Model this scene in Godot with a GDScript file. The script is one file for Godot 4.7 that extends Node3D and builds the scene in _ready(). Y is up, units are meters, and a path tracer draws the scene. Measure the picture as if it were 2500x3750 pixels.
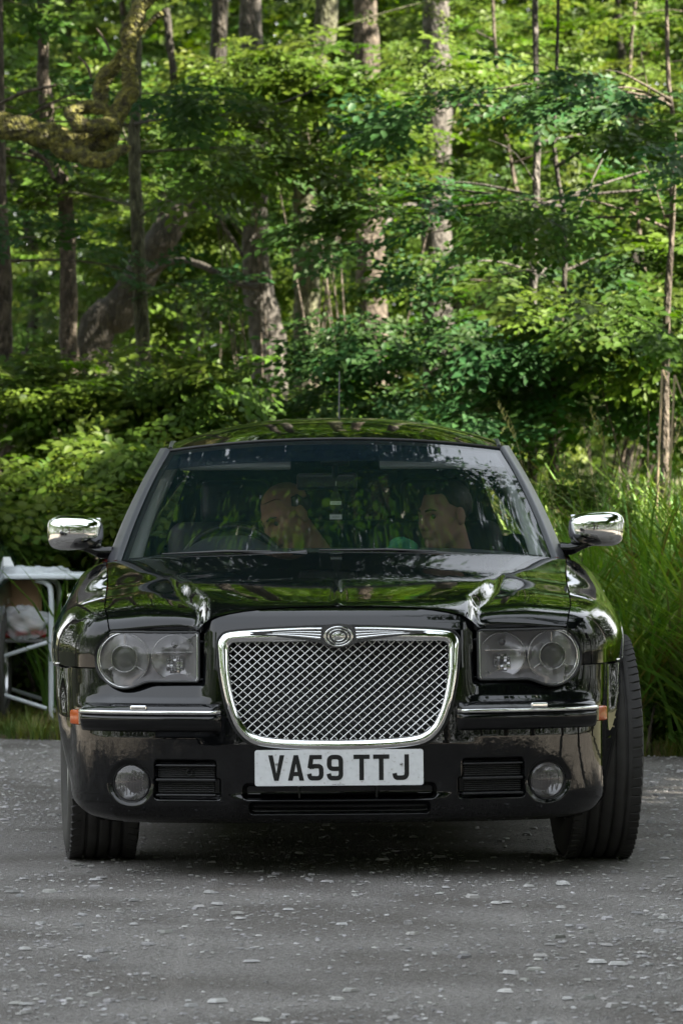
extends Node3D
# A black saloon facing the lens on a gravel lot, a wood behind it. Metres, y up; the car's nose is at z = 0, the lens at z = 13.

class Geo:
	var v := PackedVector3Array()
	var n := PackedVector3Array()
	var uv := PackedVector2Array()
	var col := PackedColorArray()
	var ix := PackedInt32Array()
	var colored := false
	var tint := Color.WHITE

	func vert(p: Vector3, m: Vector3, t := Vector2.ZERO) -> int:
		v.append(p); n.append(m); uv.append(t)
		if colored: col.append(tint)
		return v.size() - 1

	func tri(a: int, b: int, c: int) -> void:
		var g := (v[c] - v[a]).cross(v[b] - v[a])
		if g.dot(n[a] + n[b] + n[c]) < 0.0:
			ix.append(a); ix.append(c); ix.append(b)
		else:
			ix.append(a); ix.append(b); ix.append(c)

	func quad(a: int, b: int, c: int, d: int) -> void:
		tri(a, b, c); tri(a, c, d)

	func flat(p: Array) -> void:   # a convex polygon with a normal of its own
		var m: Vector3 = (p[2] - p[0]).cross(p[1] - p[0]).normalized()
		var k := []
		for q in p: k.append(vert(q, m))
		for i in range(1, p.size() - 1): tri(k[0], k[i], k[i + 1])

	func grid(P: PackedVector3Array, nu: int, nv: int, inside: Vector3, closed := false, skip: PackedByteArray = PackedByteArray()) -> void:
		var N := PackedVector3Array()
		var s := 0.0
		for j in nv:
			for i in nu:
				var a := P[j * nu + ((i + 1) % nu if closed else mini(i + 1, nu - 1))]
				var b := P[j * nu + ((i - 1 + nu) % nu if closed else maxi(i - 1, 0))]
				var c := P[mini(j + 1, nv - 1) * nu + i]
				var d := P[maxi(j - 1, 0) * nu + i]
				var m := (a - b).cross(c - d)
				if m.length_squared() < 1e-18: m = P[j * nu + i] - inside
				m = m.normalized()
				s += m.dot(P[j * nu + i] - inside)
				N.append(m)
		var sg := 1.0 if s >= 0.0 else -1.0
		var at := v.size()
		for j in nv:
			for i in nu:
				vert(P[j * nu + i], N[j * nu + i] * sg, Vector2(float(i) / maxi(nu - 1, 1), float(j) / maxi(nv - 1, 1)))
		for j in nv - 1:
			for i in (nu if closed else nu - 1):
				var i2 := (i + 1) % nu
				if skip.size() and skip[j * nu + i]: continue
				quad(at + j * nu + i, at + j * nu + i2, at + (j + 1) * nu + i2, at + (j + 1) * nu + i)

	func tube(p: PackedVector3Array, r: Array, sides := 8, caps := true) -> void:
		var up := Vector3.UP
		var P := PackedVector3Array()
		var last := Vector3.ZERO
		for k in p.size():
			var t := (p[mini(k + 1, p.size() - 1)] - p[maxi(k - 1, 0)]).normalized()
			if last == Vector3.ZERO:
				last = t.cross(Vector3.UP if absf(t.y) < 0.9 else Vector3.RIGHT).normalized()
			last = (last - t * last.dot(t)).normalized()
			var o := t.cross(last)
			var rr: float = r[mini(k, r.size() - 1)]
			for i in sides:
				var a := TAU * i / sides
				P.append(p[k] + (last * cos(a) + o * sin(a)) * rr)
		var at := v.size()
		for k in p.size():
			for i in sides:
				vert(P[k * sides + i], (P[k * sides + i] - p[k]).normalized(), Vector2(float(i) / sides, float(k)))
		for k in p.size() - 1:
			for i in sides:
				quad(at + k * sides + i, at + k * sides + (i + 1) % sides, at + (k + 1) * sides + (i + 1) % sides, at + (k + 1) * sides + i)
		if caps:
			for e in [0, p.size() - 1]:
				var m: Vector3 = (p[0] - p[1] if e == 0 else p[e] - p[e - 1]).normalized()
				var c := vert(p[e], m)
				var f := v.size()
				for i in sides: vert(P[e * sides + i], m)
				for i in sides: tri(c, f + i, f + (i + 1) % sides)

	func lathe(prof: PackedVector2Array, x: Transform3D, sides := 32) -> void:   # (radius, along local z)
		var P := PackedVector3Array()
		for q in prof:
			for i in sides:
				var a := TAU * i / sides
				P.append(x * Vector3(q.x * cos(a), q.x * sin(a), q.y))
		var at := v.size()
		var np := prof.size()
		for k in np:
			var t := prof[mini(k + 1, np - 1)] - prof[maxi(k - 1, 0)]
			var m2 := Vector2(t.y, -t.x).normalized()
			if m2 == Vector2.ZERO: m2 = Vector2(0, 1)
			for i in sides:
				var a := TAU * i / sides
				vert(P[k * sides + i], (x.basis * Vector3(m2.x * cos(a), m2.x * sin(a), m2.y)).normalized(), Vector2(float(i) / sides, float(k) / np))
		for k in np - 1:
			for i in sides:
				quad(at + k * sides + i, at + k * sides + (i + 1) % sides, at + (k + 1) * sides + (i + 1) % sides, at + (k + 1) * sides + i)

	func rbox(x: Transform3D, size: Vector3, r: float, seg := 2) -> void:
		var h := size * 0.5
		r = minf(r, minf(h.x, minf(h.y, h.z)))
		var axes := [Vector3.RIGHT, Vector3.UP, Vector3.BACK]
		for ax in 3:
			for sg: float in [-1.0, 1.0]:
				var e1: Vector3 = axes[(ax + 1) % 3]
				var e2: Vector3 = axes[(ax + 2) % 3]
				var h1: float = h[(ax + 1) % 3]
				var h2: float = h[(ax + 2) % 3]
				var c1 := []
				var c2 := []
				for k in seg + 1:
					c1.append(-h1 + r * k / seg); c2.append(-h2 + r * k / seg)
				for k in seg + 1:
					c1.append(h1 - r + r * k / seg); c2.append(h2 - r + r * k / seg)
				var at := v.size()
				for b in c2:
					for a in c1:
						var q: Vector3 = axes[ax] * h[ax] * sg + e1 * a + e2 * b
						var c := q.clamp(-h + Vector3.ONE * r, h - Vector3.ONE * r)
						var d := (q - c)
						d = d.normalized() if d.length() > 1e-9 else axes[ax] * sg
						vert(x * (c + d * r), (x.basis * d).normalized())
				var w := c1.size()
				for j in c2.size() - 1:
					for i in w - 1:
						quad(at + j * w + i, at + j * w + i + 1, at + (j + 1) * w + i + 1, at + (j + 1) * w + i)

	func prism(poly: PackedVector2Array, x: Transform3D, depth: float) -> void:   # in local xy, from z = 0 to depth
		var tr := Geometry2D.triangulate_polygon(poly)
		for e in [0.0, depth]:
			var m := (x.basis * Vector3(0, 0, -1.0 if e == 0.0 else 1.0)).normalized()
			var at := v.size()
			for q in poly: vert(x * Vector3(q.x, q.y, e), m, q)
			for k in range(0, tr.size(), 3): tri(at + tr[k], at + tr[k + 1], at + tr[k + 2])
		var c := Vector2.ZERO
		var ccw := not Geometry2D.is_polygon_clockwise(poly)
		for k in poly.size():
			var a := poly[k]
			var b := poly[(k + 1) % poly.size()]
			var d := (b - a).normalized()
			var m2 := Vector2(d.y, -d.x) if ccw else Vector2(-d.y, d.x)
			var m := (x.basis * Vector3(m2.x, m2.y, 0)).normalized()
			var i := vert(x * Vector3(a.x, a.y, 0), m); vert(x * Vector3(b.x, b.y, 0), m)
			vert(x * Vector3(b.x, b.y, depth), m); vert(x * Vector3(a.x, a.y, depth), m)
			quad(i, i + 1, i + 2, i + 3)

	func ball(x: Transform3D, lat := 10, lon := 16) -> void:
		var P := PackedVector3Array()
		for j in lat + 1:
			var b := PI * j / lat - PI / 2
			for i in lon:
				var a := TAU * i / lon
				P.append(x * Vector3(cos(b) * cos(a), sin(b), cos(b) * sin(a)))
		grid(P, lon, lat + 1, x.origin, true)

	func mesh() -> ArrayMesh:
		var a := []
		a.resize(Mesh.ARRAY_MAX)
		a[Mesh.ARRAY_VERTEX] = v
		a[Mesh.ARRAY_NORMAL] = n
		a[Mesh.ARRAY_TEX_UV] = uv
		if colored: a[Mesh.ARRAY_COLOR] = col
		a[Mesh.ARRAY_INDEX] = ix
		var m := ArrayMesh.new()
		m.add_surface_from_arrays(Mesh.PRIMITIVE_TRIANGLES, a)
		return m

var M := {}
var rng := RandomNumberGenerator.new()
var taken := {}

func numbered(called: String) -> String:
	taken[called] = taken.get(called, -1) + 1
	return called if taken[called] == 0 else "%s_%03d" % [called, taken[called]]

func put(g: Geo, called: String, mat: Material, parent: Node = null, x := Transform3D()) -> MeshInstance3D:
	var o := MeshInstance3D.new()
	o.mesh = g.mesh()
	o.material_override = mat
	o.transform = x
	if parent == null:
		o.name = numbered(called)
		add_child(o)
	else:
		o.name = called
		parent.add_child(o, true)
	return o

func share(m: Mesh, called: String, mat: Material, parent: Node, x := Transform3D()) -> MeshInstance3D:
	var o := MeshInstance3D.new()
	o.mesh = m; o.material_override = mat; o.transform = x; o.name = called
	parent.add_child(o, true)
	return o

func thing(called: String, label: String, category: String, at := Vector3.ZERO, turn := 0.0, group := "") -> Node3D:
	var o := Node3D.new()
	o.name = numbered(called)
	add_child(o)
	o.position = at
	o.rotation.y = turn
	tag(o, label, category, group)
	return o

func tag(o: Node, label: String, category: String, group := "", kind := "") -> void:
	if label: o.set_meta("label", label)
	if category: o.set_meta("category", category)
	if group: o.set_meta("group", group)
	if kind: o.set_meta("kind", kind)

func lin(r: float, g: float, b: float) -> Color:
	return Color(r, g, b).linear_to_srgb()

func mat(c: Color, rough := 0.6, metal := 0.0) -> StandardMaterial3D:
	var m := StandardMaterial3D.new()
	m.albedo_color = c
	m.roughness = rough
	m.metallic = metal
	return m

func pane(c: Color, alpha: float) -> StandardMaterial3D:
	var m := mat(Color(c.r, c.g, c.b, alpha), 0.02)
	m.transparency = BaseMaterial3D.TRANSPARENCY_ALPHA
	return m

func noise_tex(freq: float, size: int, ramp: Array, kind := FastNoiseLite.TYPE_SIMPLEX_SMOOTH, oct := 4, sd := 1) -> NoiseTexture2D:
	var f := FastNoiseLite.new()
	f.noise_type = kind
	f.frequency = freq
	f.seed = sd
	f.fractal_octaves = oct
	var t := NoiseTexture2D.new()
	t.width = size; t.height = size
	t.seamless = true
	t.noise = f
	var g := Gradient.new()
	var off := PackedFloat32Array()
	var cs := PackedColorArray()
	for r in ramp:
		off.append(r[0]); cs.append(r[1])
	g.offsets = off; g.colors = cs
	t.color_ramp = g
	return t

func tri_map(m: StandardMaterial3D, scale: float, world := true) -> void:
	m.uv1_triplanar = true
	m.uv1_world_triplanar = world
	m.uv1_scale = Vector3.ONE * scale

# cubic through a table of rows [t, a, b, ...]; gives row values at t
func spl(tab: Array, t: float) -> Array:
	var k := 0
	while k < tab.size() - 2 and t > tab[k + 1][0]: k += 1
	var p0: Array = tab[maxi(k - 1, 0)]
	var p1: Array = tab[k]
	var p2: Array = tab[k + 1]
	var p3: Array = tab[mini(k + 2, tab.size() - 1)]
	var h: float = p2[0] - p1[0]
	var s := clampf((t - p1[0]) / h, 0.0, 1.0)
	var out := []
	for c in range(1, p1.size()):
		var m1: float = (p2[c] - p0[c]) / maxf(p2[0] - p0[0], 1e-6) if k > 0 else (p2[c] - p1[c]) / h
		var m2: float = (p3[c] - p1[c]) / maxf(p3[0] - p1[0], 1e-6) if k + 2 < tab.size() else (p2[c] - p1[c]) / h
		var s2 := s * s
		var s3 := s2 * s
		out.append((2 * s3 - 3 * s2 + 1) * p1[c] + (s3 - 2 * s2 + s) * h * m1 + (3 * s2 - 2 * s3) * p2[c] + (s3 - s2) * h * m2)
	return out

func lut(tab: Array, t: float) -> float:
	for k in tab.size() - 1:
		if t <= tab[k + 1][0]:
			var s := clampf((t - tab[k][0]) / (tab[k + 1][0] - tab[k][0]), 0.0, 1.0)
			return lerpf(tab[k][1], tab[k + 1][1], s)
	return tab[-1][1]

func sst(a: float, b: float, x: float) -> float:
	var t := clampf((x - a) / (b - a), 0.0, 1.0)
	return t * t * (3.0 - 2.0 * t)

func curve(pts: Array, per := 8) -> PackedVector3Array:   # Catmull-Rom through points
	var out := PackedVector3Array()
	for k in pts.size() - 1:
		for i in per:
			var p0: Vector3 = pts[maxi(k - 1, 0)]
			var p3: Vector3 = pts[mini(k + 2, pts.size() - 1)]
			out.append((pts[k] as Vector3).cubic_interpolate(pts[k + 1], p0, p3, float(i) / per))
	out.append(pts[-1])
	return out

func rounded(pts: Array, r: float, seg := 6, closed := false) -> PackedVector2Array:   # a polyline with rounded corners
	var out := PackedVector2Array()
	var c := pts.size()
	for k in c:
		var p: Vector2 = pts[k]
		if not closed and (k == 0 or k == c - 1):
			out.append(p)
			continue
		var a: Vector2 = pts[(k - 1 + c) % c]
		var b: Vector2 = pts[(k + 1) % c]
		var d := minf(r, minf(p.distance_to(a), p.distance_to(b)) * 0.5)
		var s := p + (a - p).normalized() * d
		var e := p + (b - p).normalized() * d
		for i in seg + 1:
			var t := float(i) / seg
			out.append(s.lerp(p, t).lerp(p.lerp(e, t), t))
	return out

func ribbon(path: PackedVector2Array, w: float) -> PackedVector2Array:   # outline of a stroke of width w
	var l := PackedVector2Array()
	var r := PackedVector2Array()
	for k in path.size():
		var d0 := (path[k] - path[maxi(k - 1, 0)]).normalized()
		var d1 := (path[mini(k + 1, path.size() - 1)] - path[k]).normalized()
		if k == 0: d0 = d1
		if k == path.size() - 1: d1 = d0
		var m := (d0 + d1).normalized()
		var q := Vector2(-m.y, m.x) * (w * 0.5 / maxf(m.dot(d1), 0.6))
		l.append(path[k] + q)
		r.append(path[k] - q)
	r.reverse()
	l.append_array(r)
	return l

func _ready() -> void:
	rng.seed = 20
	# --- lens
	var cam := Camera3D.new()
	cam.name = "camera"
	add_child(cam)
	cam.position = Vector3(0, 1.15, 13.0)
	cam.rotation.x = -atan(14.3 / 15380.0)
	cam.near = 0.05
	cam.far = 600.0
	var ph := CameraAttributesPhysical.new()
	ph.frustum_focal_length = 98.43
	ph.frustum_focus_distance = 13.6
	ph.frustum_near = 0.05
	ph.frustum_far = 600.0
	ph.exposure_aperture = 6.0
	cam.attributes = ph
	cam.fov = rad_to_deg(2.0 * atan(1875.0 / 15380.0))
	cam.current = true
	# --- sky, sun, exposure
	var sky := ProceduralSkyMaterial.new()
	sky.sky_top_color = Color(0.74, 0.765, 0.80)
	sky.sky_horizon_color = Color(0.92, 0.92, 0.91)
	sky.sky_curve = 0.2
	sky.sky_energy_multiplier = 0.74
	sky.ground_bottom_color = Color(0.15, 0.15, 0.13)
	sky.ground_horizon_color = Color(0.5, 0.52, 0.5)
	sky.sun_angle_max = 20.0
	var env := Environment.new()
	env.background_mode = Environment.BG_SKY
	env.sky = Sky.new()
	env.sky.sky_material = sky
	env.tonemap_mode = Environment.TONE_MAPPER_LINEAR
	env.tonemap_exposure = 8.6
	env.sdfgi_enabled = true
	env.ssao_enabled = true
	env.ssil_enabled = true
	var we := WorldEnvironment.new()
	we.name = "world_environment"
	we.environment = env
	add_child(we)
	var sun := DirectionalLight3D.new()
	sun.name = "sun"
	sun.light_energy = 1.6
	sun.light_color = Color(1.0, 0.96, 0.88)
	sun.light_angular_distance = 0.53
	sun.shadow_enabled = true
	add_child(sun)
	sun.look_at_from_position(Vector3(0.66, 0.72, 0.27) * 50.0, Vector3.ZERO)
	materials()
	ground()
	wood()
	stones()
	verge()
	build_car()
	people()
	fresheners()
	camp()

func materials() -> void:
	M.paint = mat(lin(0.004, 0.0044, 0.0052), 0.025)
	M.paint.albedo_texture = noise_tex(0.22, 512, [[0.0, Color(0.8, 0.8, 0.8)], [0.86, Color(0.85, 0.85, 0.85)], [0.93, Color(1, 1, 1)]], FastNoiseLite.TYPE_SIMPLEX, 2, 3)
	M.paint.heightmap_enabled = true
	M.paint.heightmap_texture = noise_tex(0.06, 512, [[0.0, Color.BLACK], [1.0, Color.WHITE]], FastNoiseLite.TYPE_SIMPLEX_SMOOTH, 2, 17)
	M.paint.heightmap_scale = 0.0035
	tri_map(M.paint, 1.6, false)
	M.pillar = mat(lin(0.045, 0.047, 0.054), 0.38)
	M.chrome = mat(lin(0.80, 0.80, 0.80), 0.04, 1.0)
	M.chrome_dark = mat(lin(0.10, 0.10, 0.105), 0.25, 0.6)
	M.wire = mat(lin(0.72, 0.72, 0.72), 0.22, 1.0)
	M.black_plastic = mat(lin(0.012, 0.012, 0.013), 0.5)
	M.satin_black = mat(lin(0.014, 0.014, 0.015), 0.35)
	M.amber = mat(lin(0.42, 0.075, 0.012), 0.12)
	M.red_lens = mat(lin(0.25, 0.008, 0.008), 0.1)
	M.smoked = pane(lin(0.05, 0.045, 0.047), 0.46)
	M.fog_lens = pane(lin(0.085, 0.078, 0.078), 0.66)
	M.reflector = mat(lin(0.7, 0.7, 0.7), 0.12, 1.0)
	M.lamp_grey = mat(lin(0.36, 0.35, 0.355), 0.4, 0.2)
	M.lamp_bowl = mat(lin(0.55, 0.54, 0.545), 0.3, 0.8)
	M.bulb_glass = mat(lin(0.12, 0.12, 0.12), 0.05, 0.2)
	M.plate_white = mat(lin(0.72, 0.73, 0.75), 0.25)
	M.plate_white.albedo_texture = noise_tex(0.05, 256, [[0.0, Color(0.75, 0.73, 0.7)], [0.16, Color(0.96, 0.96, 0.96)], [1.0, Color(1, 1, 1)]], FastNoiseLite.TYPE_SIMPLEX, 3, 8)
	tri_map(M.plate_white, 3.0, false)
	M.plate_black = mat(lin(0.008, 0.008, 0.009), 0.35)
	M.steel = mat(lin(0.4, 0.4, 0.4), 0.35, 1.0)
	M.alloy = mat(lin(0.72, 0.72, 0.73), 0.28, 1.0)
	M.rubber = mat(lin(0.045, 0.043, 0.042), 0.7)
	M.rubber.albedo_texture = noise_tex(0.02, 256, [[0.0, Color(0.75, 0.73, 0.7)], [1.0, Color(1, 1, 1)]], FastNoiseLite.TYPE_SIMPLEX, 4, 5)
	tri_map(M.rubber, 2.0, false)
	M.windscreen = pane(lin(0.006, 0.014, 0.015), 0.48)
	M.sun_band = pane(lin(0.012, 0.02, 0.04), 0.75)
	M.side_glass = pane(lin(0.01, 0.014, 0.013), 0.35)
	M.rear_glass = pane(lin(0.006, 0.007, 0.007), 0.97)
	M.mirror_glass = mat(lin(0.8, 0.82, 0.85), 0.02, 1.0)
	M.dash = mat(lin(0.035, 0.042, 0.048), 0.6)
	M.seat = mat(lin(0.02, 0.021, 0.023), 0.55)
	M.trim = mat(lin(0.52, 0.58, 0.55), 0.8)
	M.straw = mat(lin(0.26, 0.20, 0.13), 0.9)
	M.litter = mat(Color.WHITE, 0.85)
	M.litter.vertex_color_use_as_albedo = true
	M.white_tube = mat(lin(0.62, 0.66, 0.70), 0.35)
	M.grey_board = mat(lin(0.22, 0.22, 0.22), 0.7)
	M.clear_plastic = mat(Color(0.9, 0.92, 0.94, 0.42), 0.28)
	M.clear_plastic.transparency = BaseMaterial3D.TRANSPARENCY_ALPHA
	M.paper = mat(lin(0.7, 0.71, 0.72), 0.8)
	M.blue_print = mat(lin(0.06, 0.08, 0.22), 0.6)
	M.card = mat(lin(0.36, 0.22, 0.13), 0.9)
	M.tape = mat(lin(0.5, 0.42, 0.33), 0.4)
	M.red_paint = mat(lin(0.35, 0.02, 0.025), 0.4)
	M.green_paint = mat(lin(0.008, 0.022, 0.014), 0.1)
	M.dark_glass = mat(lin(0.01, 0.012, 0.012), 0.04)
	M.label_white = mat(lin(0.55, 0.62, 0.58), 0.7)

# ---------------------------------------------------------------- the saloon
const BP := [[0.0, 0.0, 0.0], [0.2, 0.2, -0.006], [0.4, 0.4, -0.026], [0.55, 0.55, -0.058], [0.69, 0.68, -0.108], [0.78, 0.755, -0.158], [0.87, 0.812, -0.228], [0.96, 0.842, -0.313], [1.06, 0.855, -0.413], [1.26, 0.862, -0.61]]
const HC := [[0.0, -0.115, 0.843], [1.0, -0.14, 0.849], [2.0, -0.2, 0.858], [3.0, -0.3, 0.873], [4.0, -0.45, 0.894], [5.0, -0.65, 0.92], [6.0, -0.9, 0.951], [7.0, -1.12, 0.976], [8.0, -1.33, 0.997], [9.0, -1.42, 1.0]]
const HO := [[0.0, -0.20, 0.766], [1.0, -0.203, 0.783], [2.0, -0.222, 0.808], [3.0, -0.265, 0.829], [4.0, -0.36, 0.849], [5.0, -0.55, 0.875], [6.0, -0.85, 0.905], [7.0, -1.1, 0.94], [8.0, -1.40, 0.978], [9.0, -1.52, 0.985]]
const HW := [[0.0, 0.714], [1.0, 0.717], [2.0, 0.721], [3.0, 0.727], [4.0, 0.737], [5.0, 0.745], [6.0, 0.755], [7.0, 0.766], [8.0, 0.784], [9.0, 0.79]]
const AXLE := Vector2(-0.86, 0.365)   # z, y of the front axle
const REAR := Vector2(-3.91, 0.365)
const ARCH := 0.395
var body := Transform3D()      # the body's slight lean on its springs
var car: Node3D

const EDGE := [[0.0, 0.8405], [0.1, 0.8395], [0.18, 0.837], [0.25, 0.833], [0.30, 0.828], [0.348, 0.82], [0.38, 0.812], [0.40, 0.803], [0.42, 0.788], [0.435, 0.772], [0.45, 0.764], [0.8, 0.762]]
const BPZ := [[0.0, 0.0], [0.2, -0.006], [0.3, -0.0145], [0.4, -0.026], [0.48, -0.041]]

func bumper_plan(s: float) -> Vector2:
	var a := spl(BP, s)
	return Vector2(a[0], a[1])

func hl_sd(x: float, y: float) -> float:   # outline of a headlight, negative inside
	var a := Vector2(x - 0.671, y - 0.682).length() - 0.092
	var q := Vector2(absf(x - 0.556) - 0.122, absf(y - 0.6885) - 0.0765)
	var b := Vector2(maxf(q.x, 0), maxf(q.y, 0)).length() + minf(maxf(q.x, q.y), 0.0)
	var k := 0.022
	var h := clampf(0.5 + 0.5 * (b - a) / k, 0, 1)
	return maxf(lerpf(b, a, h) - k * h * (1 - h), y - 0.766)

func box_sd(x: float, y: float, cx: float, cy: float, hx: float, hy: float, r: float) -> float:
	var q := Vector2(absf(x - cx) - hx + r, absf(y - cy) - hy + r)
	return Vector2(maxf(q.x, 0), maxf(q.y, 0)).length() + minf(maxf(q.x, q.y), 0.0) - r

const GO := [Vector2(0, 0.785), Vector2(0.12, 0.782), Vector2(0.25, 0.776), Vector2(0.335, 0.769), Vector2(0.362, 0.757), Vector2(0.375, 0.732), Vector2(0.373, 0.70), Vector2(0.368, 0.64), Vector2(0.357, 0.575), Vector2(0.343, 0.52), Vector2(0.328, 0.482), Vector2(0.303, 0.446), Vector2(0.268, 0.42), Vector2(0.215, 0.407), Vector2(0.12, 0.401), Vector2(0, 0.3985)]
const GI := [Vector2(0, 0.736), Vector2(0.12, 0.7355), Vector2(0.25, 0.734), Vector2(0.318, 0.733), Vector2(0.333, 0.729), Vector2(0.339, 0.719), Vector2(0.339, 0.695), Vector2(0.337, 0.64), Vector2(0.328, 0.58), Vector2(0.316, 0.533), Vector2(0.302, 0.50), Vector2(0.283, 0.472), Vector2(0.255, 0.452), Vector2(0.205, 0.442), Vector2(0.12, 0.4365), Vector2(0, 0.434)]
var g_out := PackedVector2Array()
var g_in := PackedVector2Array()

func outline(half: Array) -> PackedVector2Array:
	var p := []
	for q in half: p.append(Vector3(q.x, q.y, 0))
	var c := curve(p, 5)
	var out := PackedVector2Array()
	for q in c: out.append(Vector2(q.x, q.y))
	for k in range(c.size() - 2, 0, -1): out.append(Vector2(-c[k].x, c[k].y))
	return out

const Q_OUT := [[0.165, 0.09], [0.18, 0.045], [0.19, 0.026], [0.205, 0.014], [0.23, 0.004], [0.26, 0.0], [0.44, 0.0], [0.51, 0.004], [0.535, 0.004], [0.55, 0.018], [0.565, 0.034], [0.6, 0.046], [0.66, 0.056], [0.72, 0.066], [0.80, 0.08]]
const Q_NOSE := [[0.165, 0.09], [0.18, 0.045], [0.19, 0.026], [0.205, 0.014], [0.23, 0.004], [0.26, 0.0], [0.42, 0.0], [0.55, 0.006], [0.65, 0.018], [0.72, 0.03], [0.77, 0.041], [0.795, 0.05], [0.815, 0.063], [0.83, 0.08], [0.8415, 0.104]]

func setback(x: float, y: float) -> float:
	var t := sst(0.385, 0.45, x)
	var q_o := lut(Q_OUT, y)
	var low := minf(q_o, lut(Q_OUT, 0.26)) if y > 0.26 else q_o
	var q := lerpf(lut(Q_NOSE, y), lerpf(q_o, low, sst(0.72, 0.85, x)), t)
	if x < 0.78 and y > 0.56:
		q += 0.085 * sst(0.003, -0.004, hl_sd(x, y))
		q += 0.006 * sst(0.018, 0.004, hl_sd(x, y)) * sst(0.71, 0.69, y)
	if y < 0.42:
		var f := Vector2(x - 0.65, y - 0.297).length()
		q += 0.007 * sst(0.074, 0.062, f) + 0.03 * sst(0.059, 0.055, f)
		var top := sst(0.31, 0.315, y)
		q += 0.032 * sst(0.004, -0.004, box_sd(x, y, lerpf(0.4725, 0.478, top), 0.31, lerpf(0.1025, 0.094, top), 0.058, 0.008))
		q += 0.05 * sst(0.004, -0.003, box_sd(x, y, 0.0, 0.273, 0.296, 0.02, 0.012))
		q += 0.03 * sst(0.004, -0.003, box_sd(x, y, 0.0, 0.221, 0.278, 0.016, 0.01))
		q -= 0.008 * sst(0.02, 0.0, absf(y - 0.2475)) * sst(0.36, 0.29, x)
	if x < 0.40 and y > 0.38:
		if Geometry2D.is_point_in_polygon(Vector2(x, y), g_in): q += 0.13
	return q

func shell_z(x: float, y: float) -> float:   # the bumper's skin without its openings
	var z0 := lut([[0.0, 0.0], [0.2, -0.006], [0.3, -0.0145], [0.4, -0.026], [0.48, -0.041], [0.55, -0.058], [0.62, -0.081], [0.68, -0.108], [0.72, -0.1325], [0.755, -0.158], [0.785, -0.19], [0.812, -0.228]], x)
	return z0 - lerpf(lut(Q_OUT, y), 0.0, sst(0.72, 0.85, x)) * 0.95

func bumper_pt(s: float, y: float) -> Vector3:
	var p := bumper_plan(s)
	var d := bumper_plan(s + 0.004) - bumper_plan(maxf(s - 0.004, 0.0))
	var m := Vector2(-d.y, d.x).normalized()   # outward in (x, z): turn the tangent
	if m.y < 0: m = -m
	var q := setback(p.x, y)
	return Vector3(p.x - m.x * q, y, p.y - m.y * q)

func mirror(P: PackedVector3Array) -> PackedVector3Array:
	var o := PackedVector3Array()
	for p in P: o.append(Vector3(-p.x, p.y, p.z))
	return o

func hood_pt(u: float, vv: float) -> Vector3:
	var w: float = spl(HW, vv)[0]
	var x := absf(u) * w
	var c := spl(HC, vv)
	var o := spl(HO, vv)
	var xc := lut([[0.0, 0.415], [3.0, 0.43], [6.0, 0.53], [9.0, 0.6]], vv)
	var keen := sst(6.6, 4.6, vv)
	var step := sst(xc - 0.019, xc + 0.019, x)
	var wide := sst(0.05, 0.82, x)
	var t := lerpf(wide, step, keen)
	var z := lerpf(c[0], o[0], lerpf(sst(0.1, 0.78, x), step, sst(1.6, 0.0, vv) * 0.75 + 0.0))
	z = lerpf(lerpf(c[0], o[0], sst(0.30, 0.50, x)), z, lerpf(0.3, 1.0, sst(0.6, 3.2, vv)))
	var y := lerpf(c[1], o[1], t) + 0.006 * keen * (1.0 - (x / xc) * (x / xc)) * (1.0 if x < xc else 0.0)
	y += 0.004 * keen * sst(xc, xc + 0.1, x) * sst(w, xc + 0.12, x)
	y -= 0.012 * sst(0.58, 0.77, x) * sst(0.0, 2.0, vv)
	y += 0.0065 * exp(-pow(x / 0.011, 2)) * sst(-1.0, 0.4, vv) * sst(5.2, 3.0, vv)
	if vv < 2.0 and x < 0.47:      # the front edge follows the nose above the grille
		var ye := lut(EDGE, x)
		var k := sst(2.0, 0.0, vv) * sst(0.462, 0.425, x)
		y = lerpf(y, ye + 0.004, k)
		z = lerpf(z, lut(BPZ, x) - lut(Q_NOSE, ye) - 0.002, k)
	return Vector3(signf(u) * x, y, z)

func part(g: Geo, called: String, m: Material, parent: Node = null) -> MeshInstance3D:
	return put(g, called, m, parent if parent else car, Transform3D() if parent and parent != car else body)

func node(called: String, parent: Node = null) -> Node3D:
	var o := Node3D.new()
	o.name = called
	if parent: parent.add_child(o, true)
	else:
		car.add_child(o, true)
		o.transform = body
	return o

func build_car() -> void:
	body = Transform3D(Basis(Vector3.BACK, deg_to_rad(0.42)), Vector3(0, 0.0, 0))
	car = thing("saloon_car", "black four-door saloon with chrome mesh grille and plate VA59 TTJ parked on gravel", "car", Vector3(-0.004, 0, 0), deg_to_rad(0.25))
	g_out = outline(GO)
	g_in = outline(GI)
	bonnet_and_wings()
	bumper()
	grille()
	lights()
	plate()
	greenhouse()
	sides()
	wheels()
	cabin()

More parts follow.
